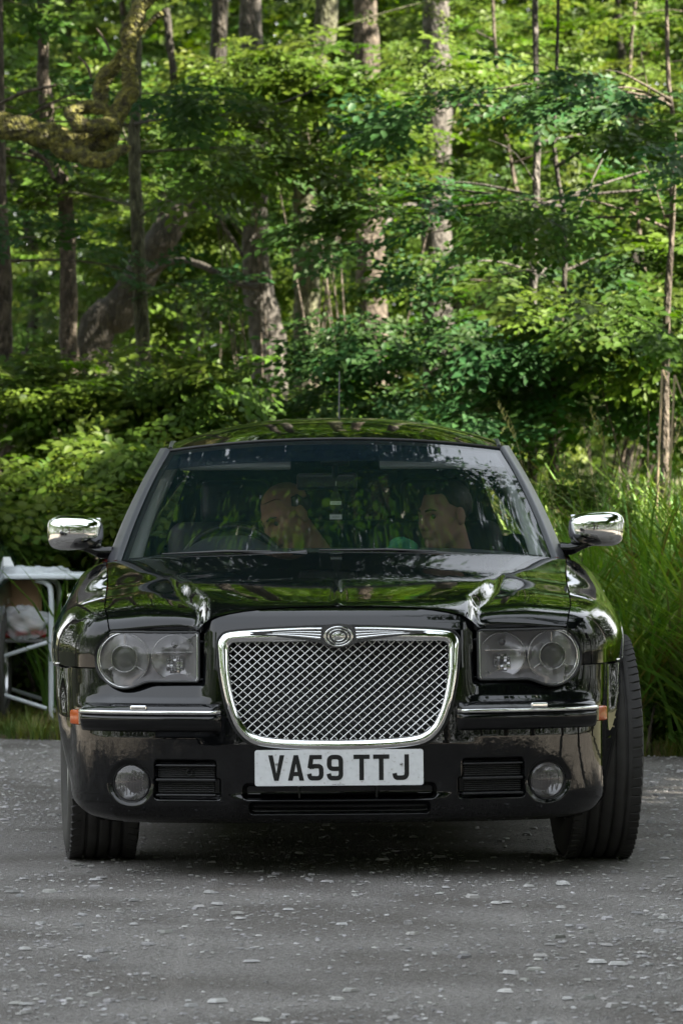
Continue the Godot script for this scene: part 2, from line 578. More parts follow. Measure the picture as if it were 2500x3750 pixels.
func bonnet_and_wings() -> void:
	var g := Geo.new()
	var nu := 161
	var vs := []
	for k in 90: vs.append(9.0 * pow(float(k) / 89.0, 1.25))
	var P := PackedVector3Array()
	for k in range(-2, vs.size()):
		for i in nu:
			var u := -1.0 + 2.0 * i / (nu - 1)
			var p := hood_pt(u, vs[maxi(k, 0)])
			if k < 0: p += Vector3(0, -0.006, -0.004) * (1 if k == -1 else 3)
			P.append(p)
	g.grid(P, nu, vs.size() + 2, Vector3(0, 0, -0.8))
	for sg: float in [-1.0, 1.0]:      # the edge turned down into the gap
		var E := PackedVector3Array()
		for k in vs.size():
			var p := hood_pt(sg, vs[k])
			E.append(p); E.append(p + Vector3(-sg * 0.001, -0.004, 0)); E.append(p + Vector3(-sg * 0.003, -0.03, 0))
		g.grid(E, 3, vs.size(), Vector3(0, 0.8, -0.8))
	part(g, "bonnet", M.paint)
	var PL := [[0.0, 0.7155, -0.196], [1.0, 0.75, -0.200], [2.0, 0.784, -0.218], [3.0, 0.820, -0.258], [4.0, 0.860, -0.36], [5.0, 0.912, -0.55], [6.0, 0.944, -0.85], [7.0, 0.945, -1.1], [8.0, 0.942, -1.40], [9.0, 0.94, -1.6]]
	var FR := [[0.0, 0.0], [0.006, 0.17], [0.014, 0.36], [0.026, 0.53], [0.05, 0.69], [0.076, 0.80], [0.105, 0.89], [0.135, 0.955], [0.165, 0.988], [0.195, 1.0], [1.0, 0.985]]
	for sg: float in [-1.0, 1.0]:
		g = Geo.new()
		var nc := 121
		var nr := 46
		P = PackedVector3Array()
		var lip := PackedVector3Array()
		for k in nc:
			var vv := 9.0 * k / (nc - 1)
			var S := hood_pt(1.0, vv) + Vector3(0.0045, -0.001, 0.0)
			var pl := spl(PL, vv)
			var zz: float = lerpf(pl[1], S.z, 0.3)
			var ylow := 0.655
			var da: float = absf(pl[1] - AXLE.x)
			if da < ARCH: ylow = maxf(0.655 if pl[1] > AXLE.x else 0.25, AXLE.y + sqrt(ARCH * ARCH - da * da))
			elif pl[1] < AXLE.x: ylow = 0.25
			var hs := maxf(0.5, (S.y - 0.70) / 0.19)
			for j in nr:
				var t := float(j) / (nr - 1)
				t = t * t * 0.55 + t * 0.45
				var y := lerpf(S.y, ylow, t)
				var fr := lut(FR, (S.y - y) / hs)
				var f2 := lerpf(fr, spl(FR, minf((S.y - y) / hs, 0.9))[0], 0.6)
				var p := Vector3(lerpf(S.x, pl[0], f2), y, lerpf(S.z, pl[1], f2))
				if pl[1] < AXLE.x: p.x -= 0.05 * sst(0.45, 0.25, y)
				P.append(Vector3(p.x * sg, p.y, p.z))
			if da < ARCH + 0.01:
				var q := P[P.size() - 1]
				lip.append(q + Vector3(-sg * 0.006, 0, 0))
		var skip := PackedByteArray()
		for q in P: skip.append(1 if q.z > -0.34 and hl_sd(absf(q.x), q.y) < 0.001 else 0)
		g.grid(P, nr, nc, Vector3(0, 0.6, -0.9), false, skip)
		g.tube(lip, [0.009], 8)
		# the edge along the gap to the bonnet
		var E2 := PackedVector3Array()
		for k in nc:
			var q := P[k * nr]
			E2.append(q); E2.append(q + Vector3(sg * 0.002, -0.03, 0))
		g.grid(E2, 2, nc, Vector3(sg * 1.5, 0.6, -0.9))
		part(g, "wing", M.paint)
		for ax: Vector2 in [AXLE, REAR]:             # the liners of the wheel arches
			g = Geo.new()
			var L := PackedVector3Array()
			for i in 25:
				var a := PI * 1.16 * i / 24 - PI * 0.08
				for xx in [0.50, 0.60, 0.70, 0.80]:
					L.append(Vector3(sg * xx, ax.y + sin(a) * (ARCH + 0.012), ax.x + cos(a) * (ARCH + 0.012)))
			g.grid(L, 4, 25, Vector3(0, 2, ax.x))
			var D := []
			for i in 25:
				var a := PI * 1.16 * i / 24 - PI * 0.08
				D.append(Vector3(sg * 0.50, ax.y + sin(a) * (ARCH + 0.012), ax.x + cos(a) * (ARCH + 0.012)))
			for i in 24: g.flat([Vector3(sg * 0.50, ax.y - 0.1, ax.x), D[i], D[i + 1]])
			part(g, "wheel_arch_liner", M.black_plastic)

func bumper() -> void:
	var g := Geo.new()
	# s at x = 0.7155
	var s0 := 0.731
	for sg: float in [-1.0, 1.0]:
		var P := PackedVector3Array()
		var nx := 190
		var ny := 165
		for j in ny:
			var t := float(j) / (ny - 1)
			for i in nx:
				var s: float = s0 * i / (nx - 1)
				var x := bumper_plan(s).x
				var top := lut(EDGE, x)
				var p := bumper_pt(s, 0.17 + (top - 0.17) * t)
				P.append(Vector3(p.x * sg, p.y, p.z))
		g.grid(P, nx, ny, Vector3(0, 0.5, -1.5))
		P = PackedVector3Array()
		nx = 60; ny = 70
		for j in ny:
			var y := lerpf(0.17, 0.651, float(j) / (ny - 1))
			var ze := lut([[0.17, -0.20], [0.185, -0.222], [0.205, -0.262], [0.24, -0.335], [0.30, -0.415], [0.36, -0.452], [0.5, -0.482], [0.58, -0.53], [0.651, -0.585]], y)
			var se := lut([[-0.7, 1.35], [-0.61, 1.26], [-0.413, 1.06], [-0.313, 0.96], [-0.228, 0.87], [-0.158, 0.78]], ze)
			for i in nx:
				var s := lerpf(s0, se, float(i) / (nx - 1))
				var p := bumper_pt(s, y)
				if y < 0.23: p.x -= 0.2 * (0.23 - y)
				p.x += lut([[0.28, 0.0], [0.36, 0.018], [0.45, 0.036], [0.55, 0.048], [0.66, 0.052]], y) * sst(0.62, 1.0, float(i) / (nx - 1))
				P.append(Vector3(p.x * sg, p.y, p.z))
		g.grid(P, nx, ny, Vector3(0, 0.5, -1.5))
	# underside of the nose
	var U := PackedVector3Array()
	for j in 2:
		for i in 41:
			var s := -0.99 + 1.98 * i / 40
			var p := bumper_pt(absf(s), 0.17)
			U.append(Vector3(signf(s) * p.x, 0.17 + 0.03 * j, p.z - 0.004 if j == 0 else -0.6))
	g.grid(U, 41, 2, Vector3(0, 1, -0.4))
	part(g, "front_bumper", M.paint)
	# rub strips, chrome strips, side markers, washer covers
	for sg: float in [-1.0, 1.0]:
		var runs := [["rub_strip", M.paint, 0.365, 0.805, [[-0.006, 0.512], [0.012, 0.5125], [0.021, 0.507], [0.023, 0.495], [0.019, 0.472], [0.008, 0.459], [-0.006, 0.457]]],
			["rub_strip_top", M.paint, 0.372, 0.80, [[-0.012, 0.546], [0.004, 0.543], [0.018, 0.532], [0.0245, 0.5265], [0.0245, 0.5245], [-0.01, 0.5245]]],
			["chrome_strip", M.chrome, 0.366, 0.806, [[0.0, 0.5255], [0.025, 0.5255], [0.0285, 0.522], [0.0285, 0.5155], [0.025, 0.5125], [0.0, 0.5125]]]]
		for r in runs:
			g = Geo.new()
			var P := PackedVector3Array()
			var np: int = r[4].size()
			var cnt := 60
			var smax := 0.845
			for i in cnt:
				var t := float(i) / (cnt - 1)
				var s: float = lerpf(r[2], smax * r[3] / 0.80, t)
				var pl := bumper_plan(s)
				var d := bumper_plan(s + 0.004) - bumper_plan(s - 0.004)
				var m := Vector2(-d.y, d.x).normalized()
				var e := sst(0.0, 0.04, t) * sst(1.0, 0.975, t)
				for q in r[4]:
					var o: float = lerpf(minf(q[0], 0.004), q[0], e)
					P.append(Vector3(sg * (pl.x + m.x * o), q[1], pl.y + m.y * o))
			g.grid(P, np, cnt, Vector3(0, 0.5, -1.0))
			part(g, r[0], r[1])
		g = Geo.new()
		var P2 := PackedVector3Array()
		for i in 14:
			var s := lerpf(0.846, 0.905, i / 13.0)
			var pl := bumper_plan(s)
			var d := bumper_plan(s + 0.004) - bumper_plan(s - 0.004)
			var m := Vector2(-d.y, d.x).normalized()
			for q in [[-0.004, 0.522], [0.018, 0.520], [0.021, 0.515], [0.021, 0.48], [0.018, 0.475], [-0.004, 0.473]]:
				P2.append(Vector3(sg * (pl.x + m.x * q[0]), q[1], pl.y + m.y * q[0]))
		g.grid(P2, 6, 14, Vector3(0, 0.5, -1.0))
		part(g, "side_marker", M.amber).set_meta("label", "orange side marker lamp at bumper corner")
		g = Geo.new()
		var wp := bumper_plan(0.625)
		g.rbox(Transform3D(Basis(Vector3.UP, sg * 0.3), Vector3(sg * wp.x, 0.5335, wp.y + 0.021)), Vector3(0.055, 0.016, 0.018), 0.006, 3)
		part(g, "washer_nozzle", M.chrome)
		# louvres in the side vents
		for yy in [[0.309, 0.008, 0.01], [0.262, 0.007, 0.004], [0.354, 0.006, 0.012]]:
			g = Geo.new()
			var bp := bumper_plan(0.48)
			g.rbox(Transform3D(Basis(Vector3.UP, sg * 0.2), Vector3(sg * 0.475, yy[0], bp.y - yy[2])), Vector3(0.19, yy[1], 0.022), 0.003)
			part(g, "vent_louvre", M.black_plastic)
		for yy in [0.332, 0.285]:
			g = Geo.new()
			var bp := bumper_plan(0.48)
			for k in 5:
				g.rbox(Transform3D(Basis(Vector3.UP, sg * 0.2), Vector3(sg * 0.475, yy - 0.013 + 0.0065 * k, bp.y - 0.026)), Vector3(0.18, 0.004, 0.006), 0.0015)
			part(g, "vent_grating", M.black_plastic)
	g = Geo.new()
	g.lathe(PackedVector2Array([Vector2(0.0105, -0.004), Vector2(0.0105, 0.002), Vector2(0.008, 0.002), Vector2(0.008, -0.004)]), Transform3D(Basis(), Vector3(-0.464, 0.3325, -0.052)), 20)
	part(g, "tow_hook_hole", M.black_plastic)
	for sx in [-0.125, 0.115]:
		g = Geo.new()
		g.rbox(Transform3D(Basis(), Vector3(sx, 0.273, -0.035)), Vector3(0.006, 0.04, 0.03), 0.002)
		part(g, "intake_rib", M.black_plastic)
	# seam between bumper and wing
	# fog lamps
	for sg: float in [-1.0, 1.0]:
		var lamp := node("fog_lamp")
		var x := Transform3D(Basis(Vector3.UP, sg * 0.30), Vector3(sg * 0.65, 0.297, -0.098))
		g = Geo.new()
		g.lathe(PackedVector2Array([Vector2(0.0605, -0.03), Vector2(0.0605, -0.008), Vector2(0.059, -0.006), Vector2(0.0565, -0.009), Vector2(0.0555, -0.03)]), x, 48)
		part(g, "bezel", M.black_plastic, lamp)
		g = Geo.new()
		var pr := PackedVector2Array()
		for k in 13: pr.append(Vector2(0.0555 * k / 12.0, -0.012 + 0.016 * sqrt(maxf(0.0, 1.0 - pow(k / 12.4, 2)))))
		g.lathe(pr, x, 48)
		part(g, "lens", M.fog_lens, lamp)
		g = Geo.new()
		pr = PackedVector2Array()
		for k in 13: pr.append(Vector2(0.054 * k / 12.0, -0.045 + 0.03 * pow(k / 12.0, 2)))
		g.lathe(pr, x, 48)
		for k in 9: g.rbox(x * Transform3D(Basis(), Vector3((k - 4) * 0.011, 0, -0.031 + 0.0012 * (k - 4) * (k - 4))), Vector3(0.0025, 0.10 - 0.0045 * (k - 4) * (k - 4), 0.004), 0.001, 1)
		part(g, "reflector", M.reflector, lamp)

func grille_z(x: float, y: float) -> float:
	return 0.008 - 0.35 * x * x * 0.6 - lut(Q_NOSE, y)

func grille() -> void:
	var root := node("grille")
	var g := Geo.new()
	var P := PackedVector3Array()
	var c := g_out.size()
	var prof := [[0.0, -0.02], [0.0, 0.006], [0.05, 0.013], [0.18, 0.019], [0.5, 0.0205], [0.82, 0.017], [0.95, 0.010], [1.0, 0.0], [1.0, -0.03]]
	for q in prof:
		for k in c:
			var p := g_out[k].lerp(g_in[k], q[0])
			P.append(Vector3(p.x, p.y, grille_z(p.x, p.y) + q[1]))
	g.grid(P, c, prof.size(), Vector3(0, 0.58, -1.0), true)
	part(g, "grille_frame", M.chrome, root)
	g = Geo.new()                     # thin dark gasket round the frame
	var E := PackedVector3Array()
	for k in c + 1: E.append(Vector3(g_out[k % c].x * 1.008, 0.58 + (g_out[k % c].y - 0.58) * 1.012, grille_z(g_out[k % c].x, g_out[k % c].y) + 0.001))
	g.tube(E, [0.0038], 6, false)
	part(g, "gasket", M.black_plastic, root)
	g = Geo.new()
	var tr := Geometry2D.triangulate_polygon(g_in)
	var at := g.v.size()
	for q in g_in: g.vert(Vector3(q.x, q.y, grille_z(q.x, q.y) - 0.115), Vector3.BACK)
	for k in range(0, tr.size(), 3): g.tri(tr[k], tr[k + 1], tr[k + 2])
	part(g, "radiator_screen", M.black_plastic, root)
	# the wire mesh: each strand a piece of its own
	var wx := 0.0297
	var wy := 0.0256
	var slope := wy / wx
	var inner := PackedVector2Array()
	for q in g_in: inner.append(Vector2(q.x * 1.004, 0.58 + (q.y - 0.58) * 1.004))
	for sg: float in [-1.0, 1.0]:
		for k in range(-21, 22):
			var y0 := 0.585 + k * wy
			var seg := Geometry2D.intersect_polyline_with_polygon(PackedVector2Array([Vector2(-0.5, y0 - 0.5 * slope * sg), Vector2(0.5, y0 + 0.5 * slope * sg)]), inner)
			for l in seg:
				g = Geo.new()
				var a: Vector2 = l[0]
				var b: Vector2 = l[l.size() - 1]
				var cnt := maxi(2, int(a.distance_to(b) / (Vector2(wx, wy).length() * 0.5)) + 1)
				var S := PackedVector3Array()
				for i in cnt + 1:
					var q := a.lerp(b, float(i) / cnt)
					var cross := cos(PI * 2.0 * (q.x / wx))   # the strands bow to and fro where they cross
					S.append(Vector3(q.x, q.y, grille_z(q.x, q.y) - 0.008 + 0.0012 * sg))
				var fl := PackedVector3Array()
				g.tube(S, [0.0021], 6, false)
				part(g, "wire_strand", M.wire, root)
	# knots where strands cross
	# winged emblem
	var em := node("emblem")
	var zc := grille_z(0, 0.758) + 0.022
	g = Geo.new()
	var fr := PackedVector2Array()
	var shape := [Vector2(0, 0.7925), Vector2(0.03, 0.789), Vector2(0.06, 0.7815), Vector2(0.12, 0.777), Vector2(0.20, 0.7725), Vector2(0.272, 0.768), Vector2(0.276, 0.7665), Vector2(0.25, 0.762), Vector2(0.18, 0.752), Vector2(0.11, 0.742), Vector2(0.062, 0.734), Vector2(0.042, 0.726), Vector2(0.022, 0.7185), Vector2(0, 0.7165)]
	for q in shape: fr.append(q)
	for k in range(shape.size() - 2, 0, -1): fr.append(Vector2(-shape[k].x, shape[k].y))
	g.prism(fr, Transform3D(Basis(), Vector3(0, 0, zc - 0.014)), 0.012)
	part(g, "wing_plate", M.chrome_dark, em)
	for sg: float in [-1.0, 1.0]:
		var fe := [[0.052, 0.7765, 0.262, 0.7678, 0.0042], [0.054, 0.766, 0.205, 0.7650, 0.0036], [0.054, 0.757, 0.205, 0.762, 0.0036], [0.056, 0.7475, 0.235, 0.7615, 0.0044]]
		for f in fe:
			g = Geo.new()
			var S := PackedVector3Array()
			var rr := []
			for i in 12:
				var t := i / 11.0
				S.append(Vector3(sg * lerpf(f[0], f[2], t), lerpf(f[1], f[3], t) + 0.002 * sin(PI * t), zc - 0.001 - 0.35 * 0.6 * pow(lerpf(f[0], f[2], t), 2) * 0.2))
				rr.append(f[4] * (1.0 - 0.75 * t))
			g.tube(S, rr, 8)
			part(g, "wing_feather", M.chrome, em)
	var sq := Transform3D(Basis().scaled(Vector3(1.0, 0.70, 1.0)), Vector3(0, 0.7525, zc))
	for ring in [[0.046, 0.0375, 0.0045], [0.0335, 0.0275, 0.004], [0.0215, 0.0165, 0.006]]:
		g = Geo.new()
		var ro: float = ring[0]
		var ri: float = ring[1]
		var hh: float = ring[2]
		g.lathe(PackedVector2Array([Vector2(ro, -0.012), Vector2(ro, hh * 0.6), Vector2(lerpf(ro, ri, 0.3), hh), Vector2(lerpf(ro, ri, 0.7), hh), Vector2(ri, hh * 0.5), Vector2(ri, -0.012)]), sq, 56)
		part(g, "emblem_ring", M.chrome, em)
	g = Geo.new()
	var pr := PackedVector2Array()
	for k in 9: pr.append(Vector2(0.0158 * k / 8.0, 0.001 + 0.004 * sqrt(1.0 - pow(k / 8.4, 2))))
	g.lathe(pr, sq, 40)
	part(g, "emblem_boss", M.chrome, em)
	g = Geo.new()
	g.lathe(PackedVector2Array([Vector2(0, 0.0005), Vector2(0.0385, 0.0005)]), sq, 40)
	part(g, "emblem_field", M.chrome_dark, em)

func lights() -> void:
	for sg: float in [-1.0, 1.0]:
		var lamp := node("headlight")
		# outline traced from the signed distance: walk angles about two centres
		var line := PackedVector2Array()
		for q in [Vector2(0.4385, 0.758), Vector2(0.4355, 0.68), Vector2(0.4355, 0.618)]: line.append(q)
		line = PackedVector2Array()
		var inside := Vector2(0.575, 0.69)
		for k in 120:
			var a := TAU * k / 120.0
			var lo := 0.0
			var hi := 0.3
			for it in 14:
				var mid := (lo + hi) * 0.5
				var q := inside + Vector2(cos(a), sin(a)) * mid
				if hl_sd(q.x, q.y) < 0.0: lo = mid
				else: hi = mid
			line.append(inside + Vector2(cos(a), sin(a)) * lo)
		var zf := func(x: float, y: float) -> float:
			return shell_z(x, y) - 0.002
		var g := Geo.new()
		var E := PackedVector3Array()
		for k in line.size() + 1:
			var q := line[k % line.size()]
			E.append(Vector3(sg * q.x, q.y, zf.call(q.x, q.y) + 0.0))
		g.tube(E, [0.0042], 6, false)
		part(g, "gasket", M.black_plastic, lamp)
		g = Geo.new()
		var F := PackedVector3Array()
		for k in line.size() + 1:
			var q := inside + (line[k % line.size()] - inside) * 0.962
			F.append(Vector3(sg * q.x, q.y, zf.call(q.x, q.y) - 0.001))
		g.tube(F, [0.0022], 6, false)
		part(g, "lens_rim", M.reflector, lamp)
		g = Geo.new()
		var P := PackedVector3Array()
		for ring in 9:
			var t := ring / 8.0
			for k in line.size():
				var q := inside.lerp(line[k], t)
				P.append(Vector3(sg * q.x, q.y, zf.call(q.x, q.y) + 0.012 * (1.0 - t * t)))
		g.grid(P, line.size(), 9, Vector3(0, 0.6, -2), true)
		part(g, "lens", M.smoked, lamp)
		g = Geo.new()                # the back wall of the lamp
		var B := PackedVector3Array()
		for ring in 4:
			var t := ring / 3.0
			for k in line.size():
				var q := inside.lerp(line[k], t * 0.995)
				B.append(Vector3(sg * q.x, q.y, zf.call(q.x, q.y) - (0.046 if ring < 3 else 0.004)))
		g.grid(B, line.size(), 4, Vector3(sg * 0.6, 0.68, -2), true)
		part(g, "lamp_housing", M.lamp_grey, lamp)
		var yaw := Basis(Vector3.UP, sg * 0.22)
		var c1 := Transform3D(yaw, Vector3(sg * 0.671, 0.682, zf.call(0.671, 0.682) - 0.018))
		for r in [[0.083, 0.077, 0.010], [0.0445, 0.039, 0.012]]:
			g = Geo.new()
			g.lathe(PackedVector2Array([Vector2(r[0], -0.03), Vector2(r[0], 0.0), Vector2((r[0] + r[1]) * 0.5, 0.004), Vector2(r[1], 0.0), Vector2(r[1] - 0.002, -0.03)]), c1, 56)
			part(g, "reflector_ring", M.reflector, lamp)
		g = Geo.new()
		g.lathe(PackedVector2Array([Vector2(0.077, -0.008), Vector2(0.06, -0.022), Vector2(0.045, -0.028)]), c1, 56)
		part(g, "reflector_bowl", M.lamp_bowl, lamp)
		g = Geo.new()
		var pr := PackedVector2Array()
		for k in 10: pr.append(Vector2(0.0385 * k / 9.0, -0.016 + 0.014 * sqrt(1.0 - pow(k / 9.3, 2))))
		g.lathe(pr, c1, 40)
		part(g, "projector_lens", M.bulb_glass, lamp)
		for a in [90.0, 214.0, 326.0]:
			g = Geo.new()
			var d := Vector3(cos(deg_to_rad(a)), sin(deg_to_rad(a)), 0)
			g.rbox(c1 * Transform3D(Basis(Vector3.BACK, deg_to_rad(a)), d * 0.061 + Vector3(0, 0, -0.013)), Vector3(0.034, 0.006, 0.006), 0.0025)
			part(g, "reflector_spoke", M.reflector, lamp)
		# inner lamp: dipped beam below, sidelight above a bright bar
		var c2 := Transform3D(Basis(Vector3.UP, sg * 0.1), Vector3(sg * 0.512, 0.687, zf.call(0.512, 0.687) - 0.02))
		g = Geo.new()
		var arc := PackedVector3Array()
		for k in 49:
			var a := TAU * k / 48.0
			arc.append(c2 * Vector3(0.0705 * cos(a), 0.0705 * sin(a), 0.002))
		g.tube(arc, [0.002], 6, false)
		part(g, "reflector_ring", M.reflector, lamp)
		g = Geo.new()
		pr = PackedVector2Array()
		for k in 10: pr.append(Vector2(0.0685 * k / 9.0, -0.026 + 0.024 * pow(k / 9.0, 2)))
		g.lathe(pr, c2, 40)
		part(g, "reflector_bowl", M.lamp_bowl, lamp)
		g = Geo.new()
		g.rbox(c2 * Transform3D(Basis(), Vector3(0.0, 0.0155, -0.001)), Vector3(0.116, 0.0045, 0.012), 0.0015)
		part(g, "divider_bar", M.reflector, lamp)
		var r2 := RandomNumberGenerator.new()
		r2.seed = 5 if sg < 0 else 9
		for i in 5:
			for j in 6:
				if Vector2(i - 2, j - 2.3).length() > 3.0 or (i == 2 and j in [2, 3]): continue
				g = Geo.new()
				var tilt := Basis(Vector3.RIGHT, r2.randf_range(-0.5, 0.5)) * Basis(Vector3.UP, r2.randf_range(-0.5, 0.5))
				g.rbox(c2 * Transform3D(tilt, Vector3((i - 2) * 0.0105, -0.044 + j * 0.0088, -0.012)), Vector3(0.0098, 0.0082, 0.004), 0.001, 1)
				part(g, "reflector_facet", M.reflector, lamp)
		g = Geo.new()
		g.ball(c2 * Transform3D(Basis().scaled(Vector3(0.011, 0.011, 0.011)), Vector3(0, 0.040, -0.008)))
		part(g, "sidelight_bulb", M.bulb_glass, lamp)

func letter(polys: Array, at: Vector2, parent: Node) -> void:
	var g := Geo.new()
	for p in polys:
		var q := PackedVector2Array()
		for c in p: q.append((c as Vector2) * 0.001 + at)
		g.prism(q, Transform3D(Basis(), Vector3(0, 0, 0.0018)), 0.0006)
	part(g, "letter", M.plate_black, parent)

func plate() -> void:
	var root := node("number_plate")
	root.transform = body * Transform3D(Basis(Vector3.RIGHT, -0.03), Vector3(-0.001, 0.3485, 0.026))
	var g := Geo.new()
	g.prism(rounded([Vector2(-0.26, -0.0555), Vector2(0.26, -0.0555), Vector2(0.26, 0.0555), Vector2(-0.26, 0.0555)], 0.009, 5, true), Transform3D(Basis(), Vector3(0, 0, -0.004)), 0.0055)
	part(g, "plate_panel", M.plate_white, root)
	var V := func(a: Array) -> PackedVector2Array:
		var o := PackedVector2Array()
		for k in range(0, a.size(), 2): o.append(Vector2(a[k], a[k + 1]))
		return o
	var stroke := func(a: Array, r: float) -> PackedVector2Array:
		var o := []
		for k in range(0, a.size(), 2): o.append(Vector2(a[k], a[k + 1]))
		return ribbon(rounded(o, r), 14.0)
	var y := -0.0395
	var x0 := -0.26
	letter([V.call([0, 79, 14.5, 79, 25, 22, 35.5, 79, 50, 79, 32, 0, 18, 0])], Vector2(x0 + 0.0415, y), root)
	letter([V.call([0, 0, 14.5, 0, 17.5, 14, 25, 14, 25, 27, 20.3, 27, 25, 52, 25, 79, 18, 79]), V.call([50, 0, 32, 79, 25, 79, 25, 52, 29.7, 27, 25, 27, 25, 14, 32.5, 14, 35.5, 0])], Vector2(x0 + 0.102, y), root)
	letter([V.call([7, 79, 45, 79, 45, 65.5, 18.5, 65.5, 16.5, 49, 19, 46.5, 12, 34.5, 0.5, 40]), stroke.call([13, 41, 20, 44.5, 43, 44.5, 43, 7, 9, 7, 5.5, 21], 13.0)], Vector2(x0 + 0.162, y), root)
	letter([stroke.call([5.5, 21, 9, 7, 43, 7, 43, 72, 7, 72, 7, 36, 35.8, 36], 13.0)], Vector2(x0 + 0.2225, y), root)
	var T: PackedVector2Array = V.call([0, 79, 50, 79, 50, 65.5, 32, 65.5, 32, 0, 18, 0, 18, 65.5, 0, 65.5])
	letter([T], Vector2(x0 + 0.3045, y), root)
	letter([T], Vector2(x0 + 0.365, y), root)
	letter([stroke.call([43, 79, 43, 7, 8, 7, 5.5, 21], 14.0)], Vector2(x0 + 0.4255, y), root)
	for p in [Vector2(-0.193, 0.0125), Vector2(0.192, 0.0105)]:
		g = Geo.new()
		g.lathe(PackedVector2Array([Vector2(0.0045, 0.0014), Vector2(0.004, 0.004), Vector2(0.0022, 0.0055), Vector2(0, 0.006)]), Transform3D(Basis(), Vector3(p.x, p.y, 0.0016)), 14)
		part(g, "screw", M.steel, root)
	var f := SystemFont.new()
	f.font_names = PackedStringArray(["Droid Sans"])
	for t in [["Islington Motor Group", -0.002, -0.0515]]:
		var tm := TextMesh.new()
		tm.text = t[0]
		tm.font = f
		tm.font_size = 24
		tm.pixel_size = 0.00016
		tm.depth = 0.0003
		share(tm, "dealer_lettering", M.plate_black, root, Transform3D(Basis(), Vector3(t[1], t[2], 0.0018)))

# windscreen: u from -1 to 1 across, t from 0 at the cowl to 1 at the header
func screen_pt(u: float, t: float, off := 0.0) -> Vector3:
	var e := spl([[0.0, 0.757, 0.968, -1.57], [0.35, 0.712, 1.113, -1.80], [0.7, 0.655, 1.257, -2.02], [1.0, 0.603, 1.36, -2.20]], t)
	var c := spl([[0.0, 0.992, -1.40], [0.35, 1.148, -1.655], [0.7, 1.294, -1.905], [1.0, 1.398, -2.11]], t)
	var k := pow(absf(u), 2.2)
	return Vector3(u * e[0], lerpf(c[0], e[1], k) + off * 0.85, lerpf(c[1], e[2], k) + off * 0.5)

func roof_pt(u: float, z: float) -> Vector3:
	var c := spl([[-4.02, 1.405], [-3.7, 1.455], [-3.3, 1.486], [-2.95, 1.493], [-2.6, 1.478], [-2.3, 1.437], [-2.11, 1.398]], z)
	var e := spl([[-4.02, 0.575, 1.33], [-3.5, 0.60, 1.375], [-3.0, 0.612, 1.395], [-2.6, 0.612, 1.393], [-2.4, 0.61, 1.383], [-2.11, 0.603, 1.36]], z)
	return Vector3(u * e[0], lerpf(c[0], e[1], pow(absf(u), 2.5)), z - 0.09 * pow(absf(u), 2.2) * sst(-2.9, -2.11, z))

